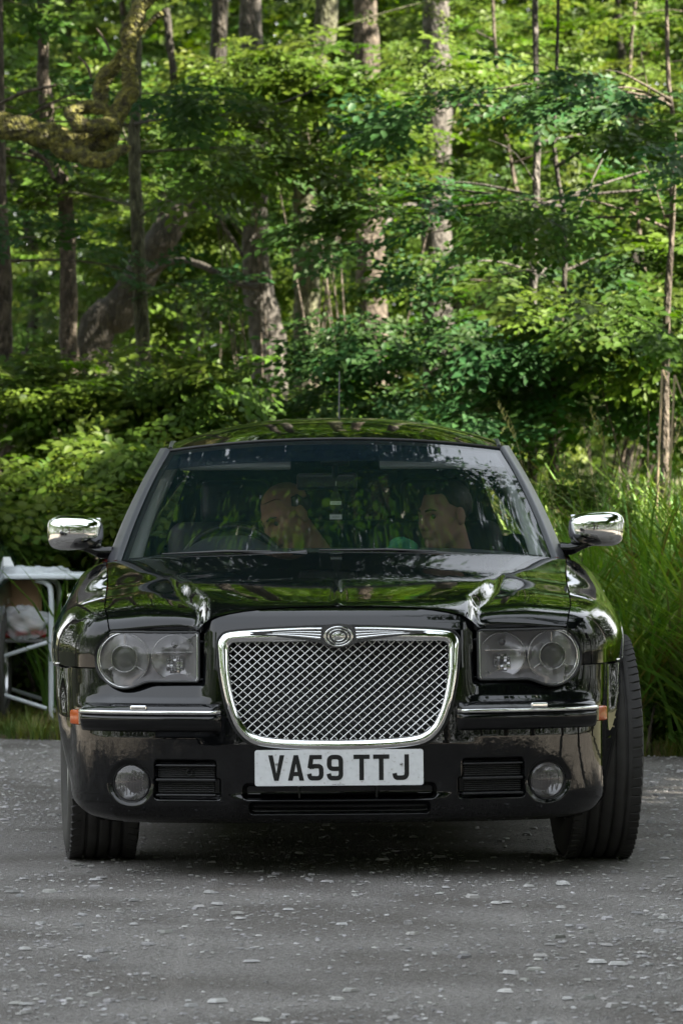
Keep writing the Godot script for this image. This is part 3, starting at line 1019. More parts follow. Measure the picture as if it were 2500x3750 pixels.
func greenhouse() -> void:
	var g := Geo.new()
	var P := PackedVector3Array()
	for j in 25:
		for i in 49: P.append(screen_pt((-1.0 + 2.0 * i / 48) * 0.992, 0.0 + 1.0 * j / 24))
	g.grid(P, 49, 25, Vector3(0, 0.9, -2.6))
	part(g, "windscreen", M.windscreen)
	g = Geo.new()             # black edge band of the glass, behind it
	for side in [[0.955, 0.992], [-0.992, -0.955]]:
		P = PackedVector3Array()
		for j in 25:
			for i in 4: P.append(screen_pt(lerpf(side[0], side[1], i / 3.0), j / 24.0, -0.004))
		g.grid(P, 4, 25, Vector3(0, 0.9, -2.6))
	for band in [[0.0, 0.035], [0.955, 1.0]]:
		P = PackedVector3Array()
		for j in 4:
			for i in 49: P.append(screen_pt((-1.0 + 2.0 * i / 48) * 0.954, lerpf(band[0], band[1], j / 3.0), -0.004))
		g.grid(P, 49, 4, Vector3(0, 0.9, -2.6))
	part(g, "windscreen_edge_band", M.black_plastic)
	g = Geo.new()             # tinted sun band along the top of the glass
	P = PackedVector3Array()
	for j in 7:
		for i in 49:
			var u := (-1.0 + 2.0 * i / 48) * 0.954
			P.append(screen_pt(u, lerpf(0.775 + 0.02 * u * u, 0.954, j / 6.0), -0.004))
	g.grid(P, 49, 7, Vector3(0, 0.9, -2.6))
	part(g, "sun_band", M.sun_band)
	g = Geo.new()
	P = PackedVector3Array()
	for j in 40:
		for i in 61: P.append(roof_pt(-1.0 + 2.0 * i / 60, lerpf(-2.125, -4.02, j / 39.0)))
	g.grid(P, 61, 40, Vector3(0, 0.8, -3.0))
	part(g, "roof", M.paint)
	g = Geo.new()             # header moulding
	P = PackedVector3Array()
	for i in 49: P.append(screen_pt((-1.0 + 2.0 * i / 48) * 0.99, 0.998, 0.002))
	g.tube(P, [0.006], 6, false)
	part(g, "header_moulding", M.black_plastic)
	for sg: float in [-1.0, 1.0]:
		g = Geo.new()         # windscreen pillar, from the glass edge out to the door frame
		P = PackedVector3Array()
		for j in 25:
			var t := j / 24.0
			var a := screen_pt(sg * 0.985, t, 0.003)
			var o := spl([[0.0, 0.803, 0.948, -1.66], [0.35, 0.752, 1.10, -1.90], [0.7, 0.693, 1.24, -2.12], [1.0, 0.632, 1.365, -2.34]], t)
			var b := Vector3(sg * o[0], o[1], o[2])
			for i in 9:
				var k := i / 8.0
				var p := a.lerp(b, k)
				p += Vector3(sg * 0.55, 0.55, 0.6).normalized() * 0.016 * sqrt(maxf(0.0, 1.0 - pow(2 * k - 1, 4)))
				P.append(p)
		g.grid(P, 9, 25, Vector3(0, 0.9, -2.4))
		part(g, "windscreen_pillar", M.pillar)
		g = Geo.new()         # roof rail and gutter, over the doors
		P = PackedVector3Array()
		for j in 30:
			var z := lerpf(-2.28, -4.0, j / 29.0)
			var r := roof_pt(sg, z)
			for q in [[-0.004, 0.004], [0.012, 0.0], [0.026, -0.012], [0.034, -0.03], [0.03, -0.05], [0.01, -0.056]]:
				P.append(r + Vector3(sg * q[0], q[1], 0))
		g.grid(P, 6, 30, Vector3(0, 1.3, -3))
		part(g, "roof_rail", M.paint)
		g = Geo.new()
		var rl := PackedVector3Array()
		for j in 30:
			var z := lerpf(-2.2, -4.0, j / 29.0)
			rl.append(roof_pt(sg * 0.985, z) + Vector3(0, 0.002, 0))
		g.tube(rl, [0.007], 6)
		part(g, "roof_moulding", M.pillar)
		# side glass with door pillars
		for w in [[-1.86, -2.78], [-2.87, -3.72]]:
			g = Geo.new()
			P = PackedVector3Array()
			for j in 8:
				for i in 13:
					var z := lerpf(w[0], w[1], i / 12.0)
					var top := roof_pt(1.0, minf(z, -2.34)) + Vector3(0.02, -0.05, 0)
					if z > -2.34:
						var o := spl([[-2.34, 0.632, 1.34], [-2.12, 0.693, 1.235], [-1.90, 0.752, 1.09], [-1.66, 0.80, 0.97]], z)
						top = Vector3(o[0], o[1], z)
					var bot := Vector3(0.802, 0.985, z)
					var p := bot.lerp(top, j / 7.0)
					P.append(Vector3(sg * p.x, p.y, z))
			g.grid(P, 13, 8, Vector3(0, 1, -3))
			part(g, "side_window", M.side_glass if w[0] > -2.0 else M.rear_glass)
		for w in [[-2.78, -2.87], [-3.72, -4.05]]:
			g = Geo.new()
			P = PackedVector3Array()
			for j in 8:
				for i in 5:
					var z := lerpf(w[0], w[1], i / 4.0)
					var p := Vector3(0.808, 0.985, z).lerp(roof_pt(1.0, maxf(z, -4.0)) + Vector3(0.022, -0.05, 0), j / 7.0)
					P.append(Vector3(sg * p.x, p.y, z))
			g.grid(P, 5, 8, Vector3(0, 1, -3))
			part(g, "door_pillar", M.paint)
		# door mirror
		var mir := node("door_mirror")
		var mc := Vector3(sg * 0.912, 1.0715, -1.74)
		g = Geo.new()
		P = PackedVector3Array()
		for j in 25:
			var b := PI * j / 24 - PI / 2
			for i in 48:
				var a := TAU * i / 48
				var q := Vector3(cos(b) * cos(a), sin(b), cos(b) * sin(a))
				var e := 0.62
				q = Vector3(signf(q.x) * pow(absf(q.x), e), signf(q.y) * pow(absf(q.y), e), signf(q.z) * pow(absf(q.z), 0.8 if q.z > 0 else 0.3))
				var hy := 0.061 - 0.006 * q.x * sg * -1.0
				P.append(mc + Vector3(q.x * 0.099 * 1.0, q.y * hy + q.x * sg * -0.004 * 0.0 - 0.010 * (1.0 - q.x * sg) * 0.0, q.z * (0.075 if q.z > 0 else 0.02)))
		g.grid(P, 48, 25, mc, true)
		part(g, "mirror_housing", M.chrome, mir)
		g = Geo.new()
		g.rbox(Transform3D(Basis(), mc + Vector3(0, 0.0, -0.022)), Vector3(0.175, 0.10, 0.008), 0.004)
		part(g, "mirror_glass", M.mirror_glass, mir)
		g = Geo.new()
		g.tube(curve([Vector3(sg * 0.785, 1.0, -1.72), Vector3(sg * 0.83, 1.003, -1.72), Vector3(sg * 0.88, 1.018, -1.73), Vector3(sg * 0.95, 1.02, -1.74)], 5), [0.026, 0.025, 0.024, 0.022, 0.022, 0.02, 0.018, 0.016, 0.015, 0.014, 0.012, 0.01, 0.009, 0.008, 0.006, 0.004], 12)
		part(g, "mirror_arm", M.paint, mir)
	# rear window and parcel shelf
	g = Geo.new()
	P = PackedVector3Array()
	for j in 8:
		for i in 17:
			var u := -1.0 + 2.0 * i / 16
			var p := roof_pt(u, -4.02).lerp(Vector3(u * 0.70, 1.06 - 0.03 * u * u, -4.45), j / 7.0)
			P.append(p)
	g.grid(P, 17, 8, Vector3(0, 1, -3))
	part(g, "rear_window", M.rear_glass)
	# wipers
	for w in [[Vector3(-0.17, 0.993, -1.385), Vector3(-0.60, 0.99, -1.50), Vector3(-0.10, 0.998, -1.375)], [Vector3(0.40, 0.987, -1.415), Vector3(-0.06, 1.0, -1.40), Vector3(0.5, 0.978, -1.42)]]:
		var wp := node("wiper")
		g = Geo.new()
		g.tube(PackedVector3Array([w[2], w[0], w[0].lerp(w[1], 0.5) + Vector3(0, 0.014, -0.01)]), [0.012, 0.009, 0.005], 8)
		part(g, "wiper_arm", M.satin_black, wp)
		g = Geo.new()
		g.tube(PackedVector3Array([w[0].lerp(w[1], 0.12) + Vector3(0, 0.01, 0), w[0].lerp(w[1], 0.5) + Vector3(0, 0.012, -0.008), w[1] + Vector3(0, 0.006, 0)]), [0.004, 0.006, 0.003], 6)
		part(g, "wiper_blade", M.satin_black, wp)
	# cowl between bonnet and glass
	g = Geo.new()
	P = PackedVector3Array()
	for j in 3:
		for i in 33:
			var u := -1.0 + 2.0 * i / 32
			P.append(hood_pt(u, 8.7).lerp(screen_pt(u, 0.02), j / 2.0) + Vector3(0, -0.028 + 0.012 * j, 0))
	g.grid(P, 33, 3, Vector3(0, 0, -1.4))
	part(g, "cowl", M.black_plastic)
	# antenna at the back of the roof
	g = Geo.new()
	g.tube(PackedVector3Array([Vector3(0.02, 1.43, -3.75), Vector3(0.021, 1.46, -3.78), Vector3(0.025, 1.70, -3.9)]), [0.006, 0.003, 0.0022], 6)
	part(g, "aerial", M.satin_black)

func sides() -> void:
	for sg: float in [-1.0, 1.0]:
		var g := Geo.new()
		var P := PackedVector3Array()
		var skip := PackedByteArray()
		var rows := [[0.0, 0.86, 0.20], [0.12, 0.895, 0.25], [0.3, 0.925, 0.38], [0.5, 0.941, 0.56], [0.64, 0.942, 0.68], [0.76, 0.93, 0.765], [0.86, 0.90, 0.84], [0.93, 0.858, 0.90], [1.0, 0.802, 0.986]]
		var nz := 130
		var ny := 44
		for k in nz:
			var z := lerpf(-1.6, -5.0, float(k) / (nz - 1))
			var tail := sst(-4.3, -5.02, z)
			for j in ny:
				var r := spl(rows, float(j) / (ny - 1))
				var x: float = r[0] * (1.0 - 0.13 * tail * tail)
				var y: float = r[1] + 0.05 * sst(-3.2, -4.4, z) * sst(0.6, 1.0, r[1])
				P.append(Vector3(sg * x, y, z))
				skip.append(1 if Vector2(z - 0.013 - REAR.x, y - REAR.y).length() < ARCH - 0.005 else 0)
		g.grid(P, ny, nz, Vector3(0, 0.6, -3), false, skip)
		var lip := PackedVector3Array()
		for i in 30:
			var a := PI * 1.1 * i / 29 - PI * 0.05
			lip.append(Vector3(sg * 0.936, REAR.y + sin(a) * ARCH, REAR.x + cos(a) * ARCH))
		g.tube(lip, [0.014], 8)
		part(g, "body_side", M.paint)
		for dz in [-1.95, -2.98]:
			g = Geo.new()
			var hz: float = dz - 0.55
			g.tube(curve([Vector3(sg * 0.935, 0.83, hz - 0.1), Vector3(sg * 0.972, 0.833, hz - 0.07), Vector3(sg * 0.972, 0.833, hz + 0.07), Vector3(sg * 0.935, 0.83, hz + 0.1)], 6), [0.013], 10)
			part(g, "door_handle", M.chrome)
	var g := Geo.new()       # boot lid and tail
	var P := PackedVector3Array()
	for j in 9:
		for i in 21:
			var u := -1.0 + 2.0 * i / 20
			var r := spl([[0.0, 0.72, 1.055, -4.42], [0.4, 0.74, 1.075, -4.7], [0.62, 0.74, 1.06, -4.96], [0.7, 0.76, 1.0, -5.02], [0.85, 0.80, 0.7, -5.05], [1.0, 0.78, 0.24, -4.98]], j / 8.0)
			P.append(Vector3(u * r[0], r[1] - 0.025 * pow(absf(u), 4), r[2]))
	g.grid(P, 21, 9, Vector3(0, 0.5, -3))
	part(g, "boot_lid", M.paint)
	g = Geo.new()
	for sg: float in [-1.0, 1.0]:
		g = Geo.new()
		g.rbox(Transform3D(Basis(), Vector3(sg * 0.70, 0.86, -5.035)), Vector3(0.19, 0.25, 0.05), 0.02)
		part(g, "tail_lamp", M.red_lens)
	g = Geo.new()            # floor pan, bulkhead, engine bay
	g.rbox(Transform3D(Basis(), Vector3(0, 0.215, -2.9)), Vector3(1.62, 0.11, 4.2), 0.02)
	g.rbox(Transform3D(Basis(), Vector3(0, 0.45, -0.75)), Vector3(0.98, 0.45, 1.0), 0.02)
	g.rbox(Transform3D(Basis(), Vector3(0, 0.60, -1.36)), Vector3(1.42, 0.70, 0.10), 0.02)
	g.rbox(Transform3D(Basis(), Vector3(0, 0.6, -4.5)), Vector3(1.4, 0.7, 0.8), 0.02)
	g.rbox(Transform3D(Basis(), Vector3(0, 0.215, -0.44)), Vector3(1.5, 0.06, 0.5), 0.02)
	part(g, "underbody", M.black_plastic)

func wheels() -> void:
	var tyre := Geo.new()
	var R := 0.365
	var hw := 0.118
	var prof := PackedVector2Array()
	# (radius, across): outer bead, sidewall, shoulder, tread with four grooves, shoulder, inner bead
	for q in [[0.232, 0.085], [0.25, 0.108], [0.285, 0.118], [0.325, 0.117], [0.345, 0.110], [0.356, 0.100], [0.3615, 0.088]]: prof.append(Vector2(q[0], q[1]))
	for gx in [0.058, 0.02, -0.02, -0.058]:
		for q in [[0.3645, gx + 0.0055], [0.3565, gx + 0.0045], [0.3565, gx - 0.0045], [0.3645, gx - 0.0055]]: prof.append(Vector2(q[0], q[1]))
	for q in [[0.3615, -0.088], [0.356, -0.100], [0.345, -0.110], [0.325, -0.117], [0.285, -0.118], [0.25, -0.108], [0.232, -0.085]]: prof.append(Vector2(q[0], q[1]))
	tyre.lathe(prof, Transform3D(), 96)
	# blocks of the outer ribs, parted by sipes
	var blocks := Geo.new()
	for k in 72:
		var a := TAU * k / 72.0
		for e in [[0.0885, 0.046, 0.0015, 0.02], [-0.0885, 0.046, 0.0015, -0.02]]:
			var x := Transform3D(Basis(Vector3.BACK, a) * Basis(Vector3.RIGHT, e[3] * 8.0), Vector3(cos(a), sin(a), 0) * 0.3612 + Vector3(0, 0, e[0]))
			x.basis = x.basis * Basis(Vector3.UP, (0.22 if e[0] > 0 else -0.22))
			blocks.rbox(x, Vector3(0.0105, 0.0262, 0.04), 0.002, 1)
	var rim := Geo.new()
	rim.lathe(PackedVector2Array([Vector2(0.236, 0.092), Vector2(0.242, 0.096), Vector2(0.238, 0.099), Vector2(0.228, 0.097), Vector2(0.215, 0.085), Vector2(0.205, 0.06), Vector2(0.205, -0.09), Vector2(0.236, -0.096)]), Transform3D(), 64)
	rim.lathe(PackedVector2Array([Vector2(0.06, 0.05), Vector2(0.055, 0.082), Vector2(0.03, 0.088), Vector2(0, 0.089)]), Transform3D(), 32)
	for k in 7:
		var a := TAU * k / 7.0
		rim.rbox(Transform3D(Basis(Vector3.BACK, a), Vector3(cos(a), sin(a), 0) * 0.135 + Vector3(0, 0, 0.07)), Vector3(0.17, 0.045, 0.028), 0.01)
	var disc := Geo.new()
	disc.lathe(PackedVector2Array([Vector2(0.17, 0.0), Vector2(0.17, 0.02), Vector2(0.0, 0.02)]), Transform3D(), 40)
	var tm := tyre.mesh()
	var bm := blocks.mesh()
	var rm := rim.mesh()
	var dm := disc.mesh()
	for w in [[-0.787, AXLE, 6.0, -1.0], [0.838, AXLE, 4.5, 1.0], [-0.80, REAR, 0.0, -1.0], [0.80, REAR, 0.0, 1.0]]:
		var o := Node3D.new()
		o.name = "wheel"
		car.add_child(o, true)
		var b := Basis(Vector3.UP, deg_to_rad(w[2])) * Basis(Vector3.UP, PI / 2 * w[3])
		o.transform = Transform3D(b, Vector3(w[0], 0.3625, w[1].x))
		share(tm, "tyre", M.rubber, o)
		share(bm, "tread", M.rubber, o)
		share(rm, "rim", M.alloy, o)
		share(dm, "brake_disc", M.steel, o)

func cabin() -> void:
	var g := Geo.new()
	var P := PackedVector3Array()
	for j in 12:          # the fascia top, rising to the instrument hood before the driver
		for i in 61:
			var x := -0.74 + 1.48 * i / 60
			var t := j / 11.0
			var r := spl([[0.0, 0.955, -1.52], [0.3, 0.985, -1.75], [0.6, 1.0, -1.95], [0.8, 0.99, -2.02], [1.0, 0.80, -2.0]], t)
			var hood := exp(-pow((x + 0.385) / 0.135, 4)) * sst(0.25, 0.6, t)
			P.append(Vector3(x, r[0] + 0.05 * hood * (1.0 if t < 0.95 else 0.0) - 0.04 * pow(absf(x) / 0.74, 4), r[1] - 0.12 * pow(absf(x) / 0.74, 2) * (1.0 - t) ))
	g.grid(P, 61, 12, Vector3(0, 0.5, -1.6))
	part(g, "dashboard", M.dash)
	# steering wheel before the driver (the seat at the car's right hand, left in the lens)
	var st := node("steering_wheel")
	var sx := Transform3D(Basis(Vector3.RIGHT, deg_to_rad(-24)), Vector3(-0.375, 0.915, -2.16))
	g = Geo.new()
	var ring := PackedVector3Array()
	for k in 49: ring.append(sx * Vector3(0.185 * cos(TAU * k / 48), 0.185 * sin(TAU * k / 48), 0))
	g.tube(ring, [0.0145], 10, false)
	part(g, "steering_rim", M.satin_black, st)
	g = Geo.new()
	g.rbox(sx * Transform3D(Basis(), Vector3(0, -0.01, 0.02)), Vector3(0.16, 0.12, 0.05), 0.02, 3)
	for a in [0.0, PI, -PI / 2]: g.rbox(sx * Transform3D(Basis(Vector3.BACK, a), Vector3(cos(a), sin(a), 0) * 0.12), Vector3(0.13, 0.035, 0.018), 0.006)
	part(g, "steering_hub", M.satin_black, st)
	# seats
	for q in [[-0.375, -2.55, 0.50], [0.375, -2.55, 0.50], [0.0, -3.45, 1.15]]:
		var seat := node("seat")
		g = Geo.new()
		var back := Basis(Vector3.RIGHT, deg_to_rad(-16))
		g.rbox(Transform3D(back, Vector3(q[0], 0.80, q[1] - 0.12)), Vector3(q[2], 0.62, 0.13), 0.06, 4)
		part(g, "backrest", M.seat, seat)
		g = Geo.new()
		g.rbox(Transform3D(Basis(Vector3.RIGHT, deg_to_rad(8)), Vector3(q[0], 0.47, q[1] + 0.20)), Vector3(q[2], 0.14, 0.52), 0.06, 4)
		part(g, "seat_cushion", M.seat, seat)
		for hx in ([0.0] if q[2] < 1.0 else [-0.37, 0.37]):
			g = Geo.new()
			g.rbox(Transform3D(back, Vector3(q[0] + hx, 1.175 if q[2] < 1.0 else 1.12, q[1] - 0.235)), Vector3(0.26, 0.165, 0.09), 0.04, 4)
			part(g, "headrest", M.seat, seat)
	# pale trim of the pillars inside
	for sg: float in [-1.0, 1.0]:
		g = Geo.new()
		P = PackedVector3Array()
		for j in 13:
			var t := j / 12.0
			var a := screen_pt(sg * 0.965, t, -0.02) + Vector3(0, 0, -0.02)
			var o := spl([[0.0, 0.685, 0.96, -1.74], [0.35, 0.655, 1.10, -1.95], [0.7, 0.618, 1.24, -2.15], [1.0, 0.575, 1.335, -2.34]], t)
			var b := Vector3(sg * o[0], o[1], o[2])
			for i in 5:
				var p := a.lerp(b, i / 4.0)
				P.append(p + Vector3(-sg * 0.02 * sin(PI * i / 4.0), 0, 0))
		g.grid(P, 5, 13, Vector3(sg * 1.2, 1.2, -1.8))
		part(g, "pillar_trim", M.trim)
		g = Geo.new()
		g.rbox(Transform3D(Basis(Vector3.BACK, sg * 0.42), Vector3(sg * 0.672, 1.16, -2.84)), Vector3(0.03, 0.38, 0.15), 0.012)
		part(g, "pillar_trim", M.trim)
		g = Geo.new()       # door card
		g.rbox(Transform3D(Basis(), Vector3(sg * 0.77, 0.70, -2.7)), Vector3(0.05, 0.54, 2.0), 0.02)
		part(g, "door_card", M.dash)
		g = Geo.new()       # sun visor
		g.rbox(Transform3D(Basis(Vector3.RIGHT, deg_to_rad(24)), Vector3(sg * 0.36, 1.325, -2.23)), Vector3(0.40, 0.016, 0.15), 0.007)
		part(g, "sun_visor", M.trim)
	g = Geo.new()
	P = PackedVector3Array()
	for j in 12:
		for i in 13:
			var p := roof_pt((-1.0 + 2.0 * i / 12) * 0.93, lerpf(-2.3, -3.95, j / 11.0))
			P.append(p + Vector3(0, -0.03, 0))
	g.grid(P, 13, 12, Vector3(0, 2, -3))
	part(g, "headlining", M.trim)
	var rv := node("rear_view_mirror")
	g = Geo.new()
	g.rbox(Transform3D(Basis(Vector3.UP, -0.2), Vector3(-0.03, 1.245, -2.03)), Vector3(0.22, 0.062, 0.03), 0.014, 3)
	part(g, "mirror_shell", M.satin_black, rv)
	g = Geo.new()
	g.tube(PackedVector3Array([Vector3(0.0, 1.26, -2.02), Vector3(0.0, 1.31, -1.985)]), [0.012], 8)
	part(g, "mirror_stalk", M.satin_black, rv)
	g = Geo.new()
	g.rbox(Transform3D(Basis(Vector3.RIGHT, 0.5), Vector3(0.0, 1.318, -2.0)), Vector3(0.10, 0.02, 0.05), 0.006)
	part(g, "sensor_box", M.satin_black, rv)

# ---------------------------------------------------------------- people
# a prim: [kind, a, b, ra, rb, k, sign]; kind 0 tapered capsule, 1 ellipsoid (centre a, radii b)
func field(prims: Array, p: Vector3) -> float:
	var d := 1e3
	for q in prims:
		var e := 0.0
		if q[0] == 0:
			var a: Vector3 = q[1]
			var ab: Vector3 = q[2] - a
			var t := clampf((p - a).dot(ab) / maxf(ab.length_squared(), 1e-9), 0.0, 1.0)
			e = (p - a - ab * t).length() - lerpf(q[3], q[4], t)
		else:
			var r: Vector3 = q[2]
			var w: Vector3 = (p - q[1]) / r
			var l := w.length()
			e = (l - 1.0) * l / maxf((w / r).length(), 1e-6) if l > 1e-6 else -minf(r.x, minf(r.y, r.z))
		var k: float = q[5]
		if q[6] > 0:
			var h := clampf(0.5 + 0.5 * (d - e) / k, 0.0, 1.0)
			d = lerpf(d, e, h) - k * h * (1.0 - h)
		else:
			var h := clampf(0.5 - 0.5 * (d + e) / k, 0.0, 1.0)
			d = lerpf(d, -e, h) + k * h * (1.0 - h)
	return d

func cap(a: Vector3, b: Vector3, ra: float, rb: float, k := 0.02, s := 1) -> Array: return [0, a, b, ra, rb, k, s]
func ell(a: Vector3, r: Vector3, k := 0.02, s := 1) -> Array: return [1, a, r, 0.0, 0.0, k, s]

func net(g: Geo, prims: Array, lo: Vector3, hi: Vector3, cell: float) -> void:   # surface nets
	var n := Vector3i(((hi - lo) / cell).ceil()) + Vector3i.ONE
	var vals := PackedFloat32Array()
	vals.resize(n.x * n.y * n.z)
	var bs := 4
	var reach := cell * bs * 0.5 * 1.75 + 0.02
	for bz in range(0, n.z, bs):
		for by in range(0, n.y, bs):
			for bx in range(0, n.x, bs):
				var c := lo + (Vector3(bx, by, bz) + Vector3.ONE * 1.5) * cell
				var d := field(prims, c)
				var far := absf(d) > reach
				for z in range(bz, mini(bz + bs, n.z)):
					for y in range(by, mini(by + bs, n.y)):
						for x in range(bx, mini(bx + bs, n.x)):
							vals[(z * n.y + y) * n.x + x] = d if far else field(prims, lo + Vector3(x, y, z) * cell)
	var at := {}
	var P := PackedVector3Array()
	for z in n.z - 1:
		for y in n.y - 1:
			for x in n.x - 1:
				var s := Vector3.ZERO
				var cnt := 0
				var base := (z * n.y + y) * n.x + x
				var v000 := vals[base]
				var cv := [v000, vals[base + 1], vals[base + n.x], vals[base + n.x + 1], vals[base + n.x * n.y], vals[base + n.x * n.y + 1], vals[base + n.x * n.y + n.x], vals[base + n.x * n.y + n.x + 1]]
				var inn := 0
				for q in cv: if q < 0.0: inn += 1
				if inn == 0 or inn == 8: continue
				for e in [[0, 1], [2, 3], [4, 5], [6, 7], [0, 2], [1, 3], [4, 6], [5, 7], [0, 4], [1, 5], [2, 6], [3, 7]]:
					var a: float = cv[e[0]]
					var b: float = cv[e[1]]
					if (a < 0.0) != (b < 0.0):
						var t := a / (a - b)
						var pa := Vector3(e[0] & 1, (e[0] >> 1) & 1, e[0] >> 2)
						var pb := Vector3(e[1] & 1, (e[1] >> 1) & 1, e[1] >> 2)
						s += pa.lerp(pb, t)
						cnt += 1
				at[base] = P.size()
				P.append(lo + (Vector3(x, y, z) + s / cnt) * cell)
	var N := PackedVector3Array()
	N.resize(P.size())
	var quads := []
	var sy := n.x
	var sz := n.x * n.y
	for base in at:
		var x: int = base % n.x
		var y: int = (base / n.x) % n.y
		var z: int = base / sz
		if x == 0 or y == 0 or z == 0: continue
		for ax in [[1, sy, sz], [sy, sz, 1], [sz, 1, sy]]:
			var a := vals[base]
			var b := vals[base + ax[0]]
			if (a < 0.0) == (b < 0.0): continue
			var k := [base, base - ax[1], base - ax[1] - ax[2], base - ax[2]]
			var ok := true
			for q in k: if not at.has(q): ok = false
			if not ok: continue
			var i := [at[k[0]], at[k[1]], at[k[2]], at[k[3]]]
			if a < 0.0: i.reverse()
			quads.append(i)
			var m := (P[i[2]] - P[i[0]]).cross(P[i[3]] - P[i[1]])
			for q in i: N[q] += m
	var off := g.v.size()
	var sgn := 0.0
	for q in quads.slice(0, 40):
		var c := P[q[0]]
		sgn += signf(field(prims, c + N[q[0]].normalized() * cell) - field(prims, c - N[q[0]].normalized() * cell))
	for i in P.size(): g.vert(P[i], (N[i] * signf(sgn)).normalized())
	for q in quads: g.quad(off + q[0], off + q[1], off + q[2], off + q[3])

func mapped(prims: Array, x: Transform3D) -> Array:   # only turns and moves
	var out := []
	for q in prims:
		if q[0] == 0: out.append([0, x * q[1], x * q[2], q[3], q[4], q[5], q[6]])
	return out

func head_prims() -> Array:
	var h := [ell(Vector3(0, 0.038, -0.014), Vector3(0.076, 0.083, 0.096)), ell(Vector3(0, -0.03, 0.028), Vector3(0.062, 0.085, 0.066), 0.03)]
	for s in [-1.0, 1.0]:
		h.append(cap(Vector3(s * 0.052, -0.055, -0.005), Vector3(s * 0.02, -0.1, 0.06), 0.022, 0.018, 0.03))
		h.append(cap(Vector3(s * 0.042, -0.022, 0.058), Vector3(s * 0.036, -0.045, 0.062), 0.022, 0.018, 0.03))
		h.append(cap(Vector3(s * 0.008, 0.02, 0.089), Vector3(s * 0.05, 0.02, 0.066), 0.011, 0.011, 0.02))
		h.append(ell(Vector3(s * 0.079, -0.008, -0.012), Vector3(0.009, 0.033, 0.02), 0.008))
		h.append(cap(Vector3(s * 0.003, -0.034, 0.104), Vector3(s * 0.014, -0.038, 0.096), 0.009, 0.008, 0.01))
	h.append(cap(Vector3(0, -0.102, 0.066), Vector3(0, -0.104, 0.064), 0.019, 0.019, 0.03))
	h.append(cap(Vector3(0, 0.014, 0.088), Vector3(0, -0.03, 0.112), 0.009, 0.012, 0.014))
	for s in [-1.0, 1.0]: h.append(ell(Vector3(s * 0.032, 0.001, 0.094), Vector3(0.018, 0.011, 0.014), 0.014, -1))
	h.append(cap(Vector3(-0.02, -0.059, 0.09), Vector3(0.02, -0.059, 0.09), 0.007, 0.007, 0.012))
	h.append(cap(Vector3(-0.017, -0.071, 0.089), Vector3(0.017, -0.071, 0.089), 0.008, 0.008, 0.01))
	h.append(cap(Vector3(-0.022, -0.0645, 0.1), Vector3(0.022, -0.0645, 0.1), 0.0025, 0.0025, 0.006, -1))
	h.append(cap(Vector3(0, -0.07, -0.025), Vector3(0, -0.19, -0.045), 0.055, 0.06, 0.03))
	return h

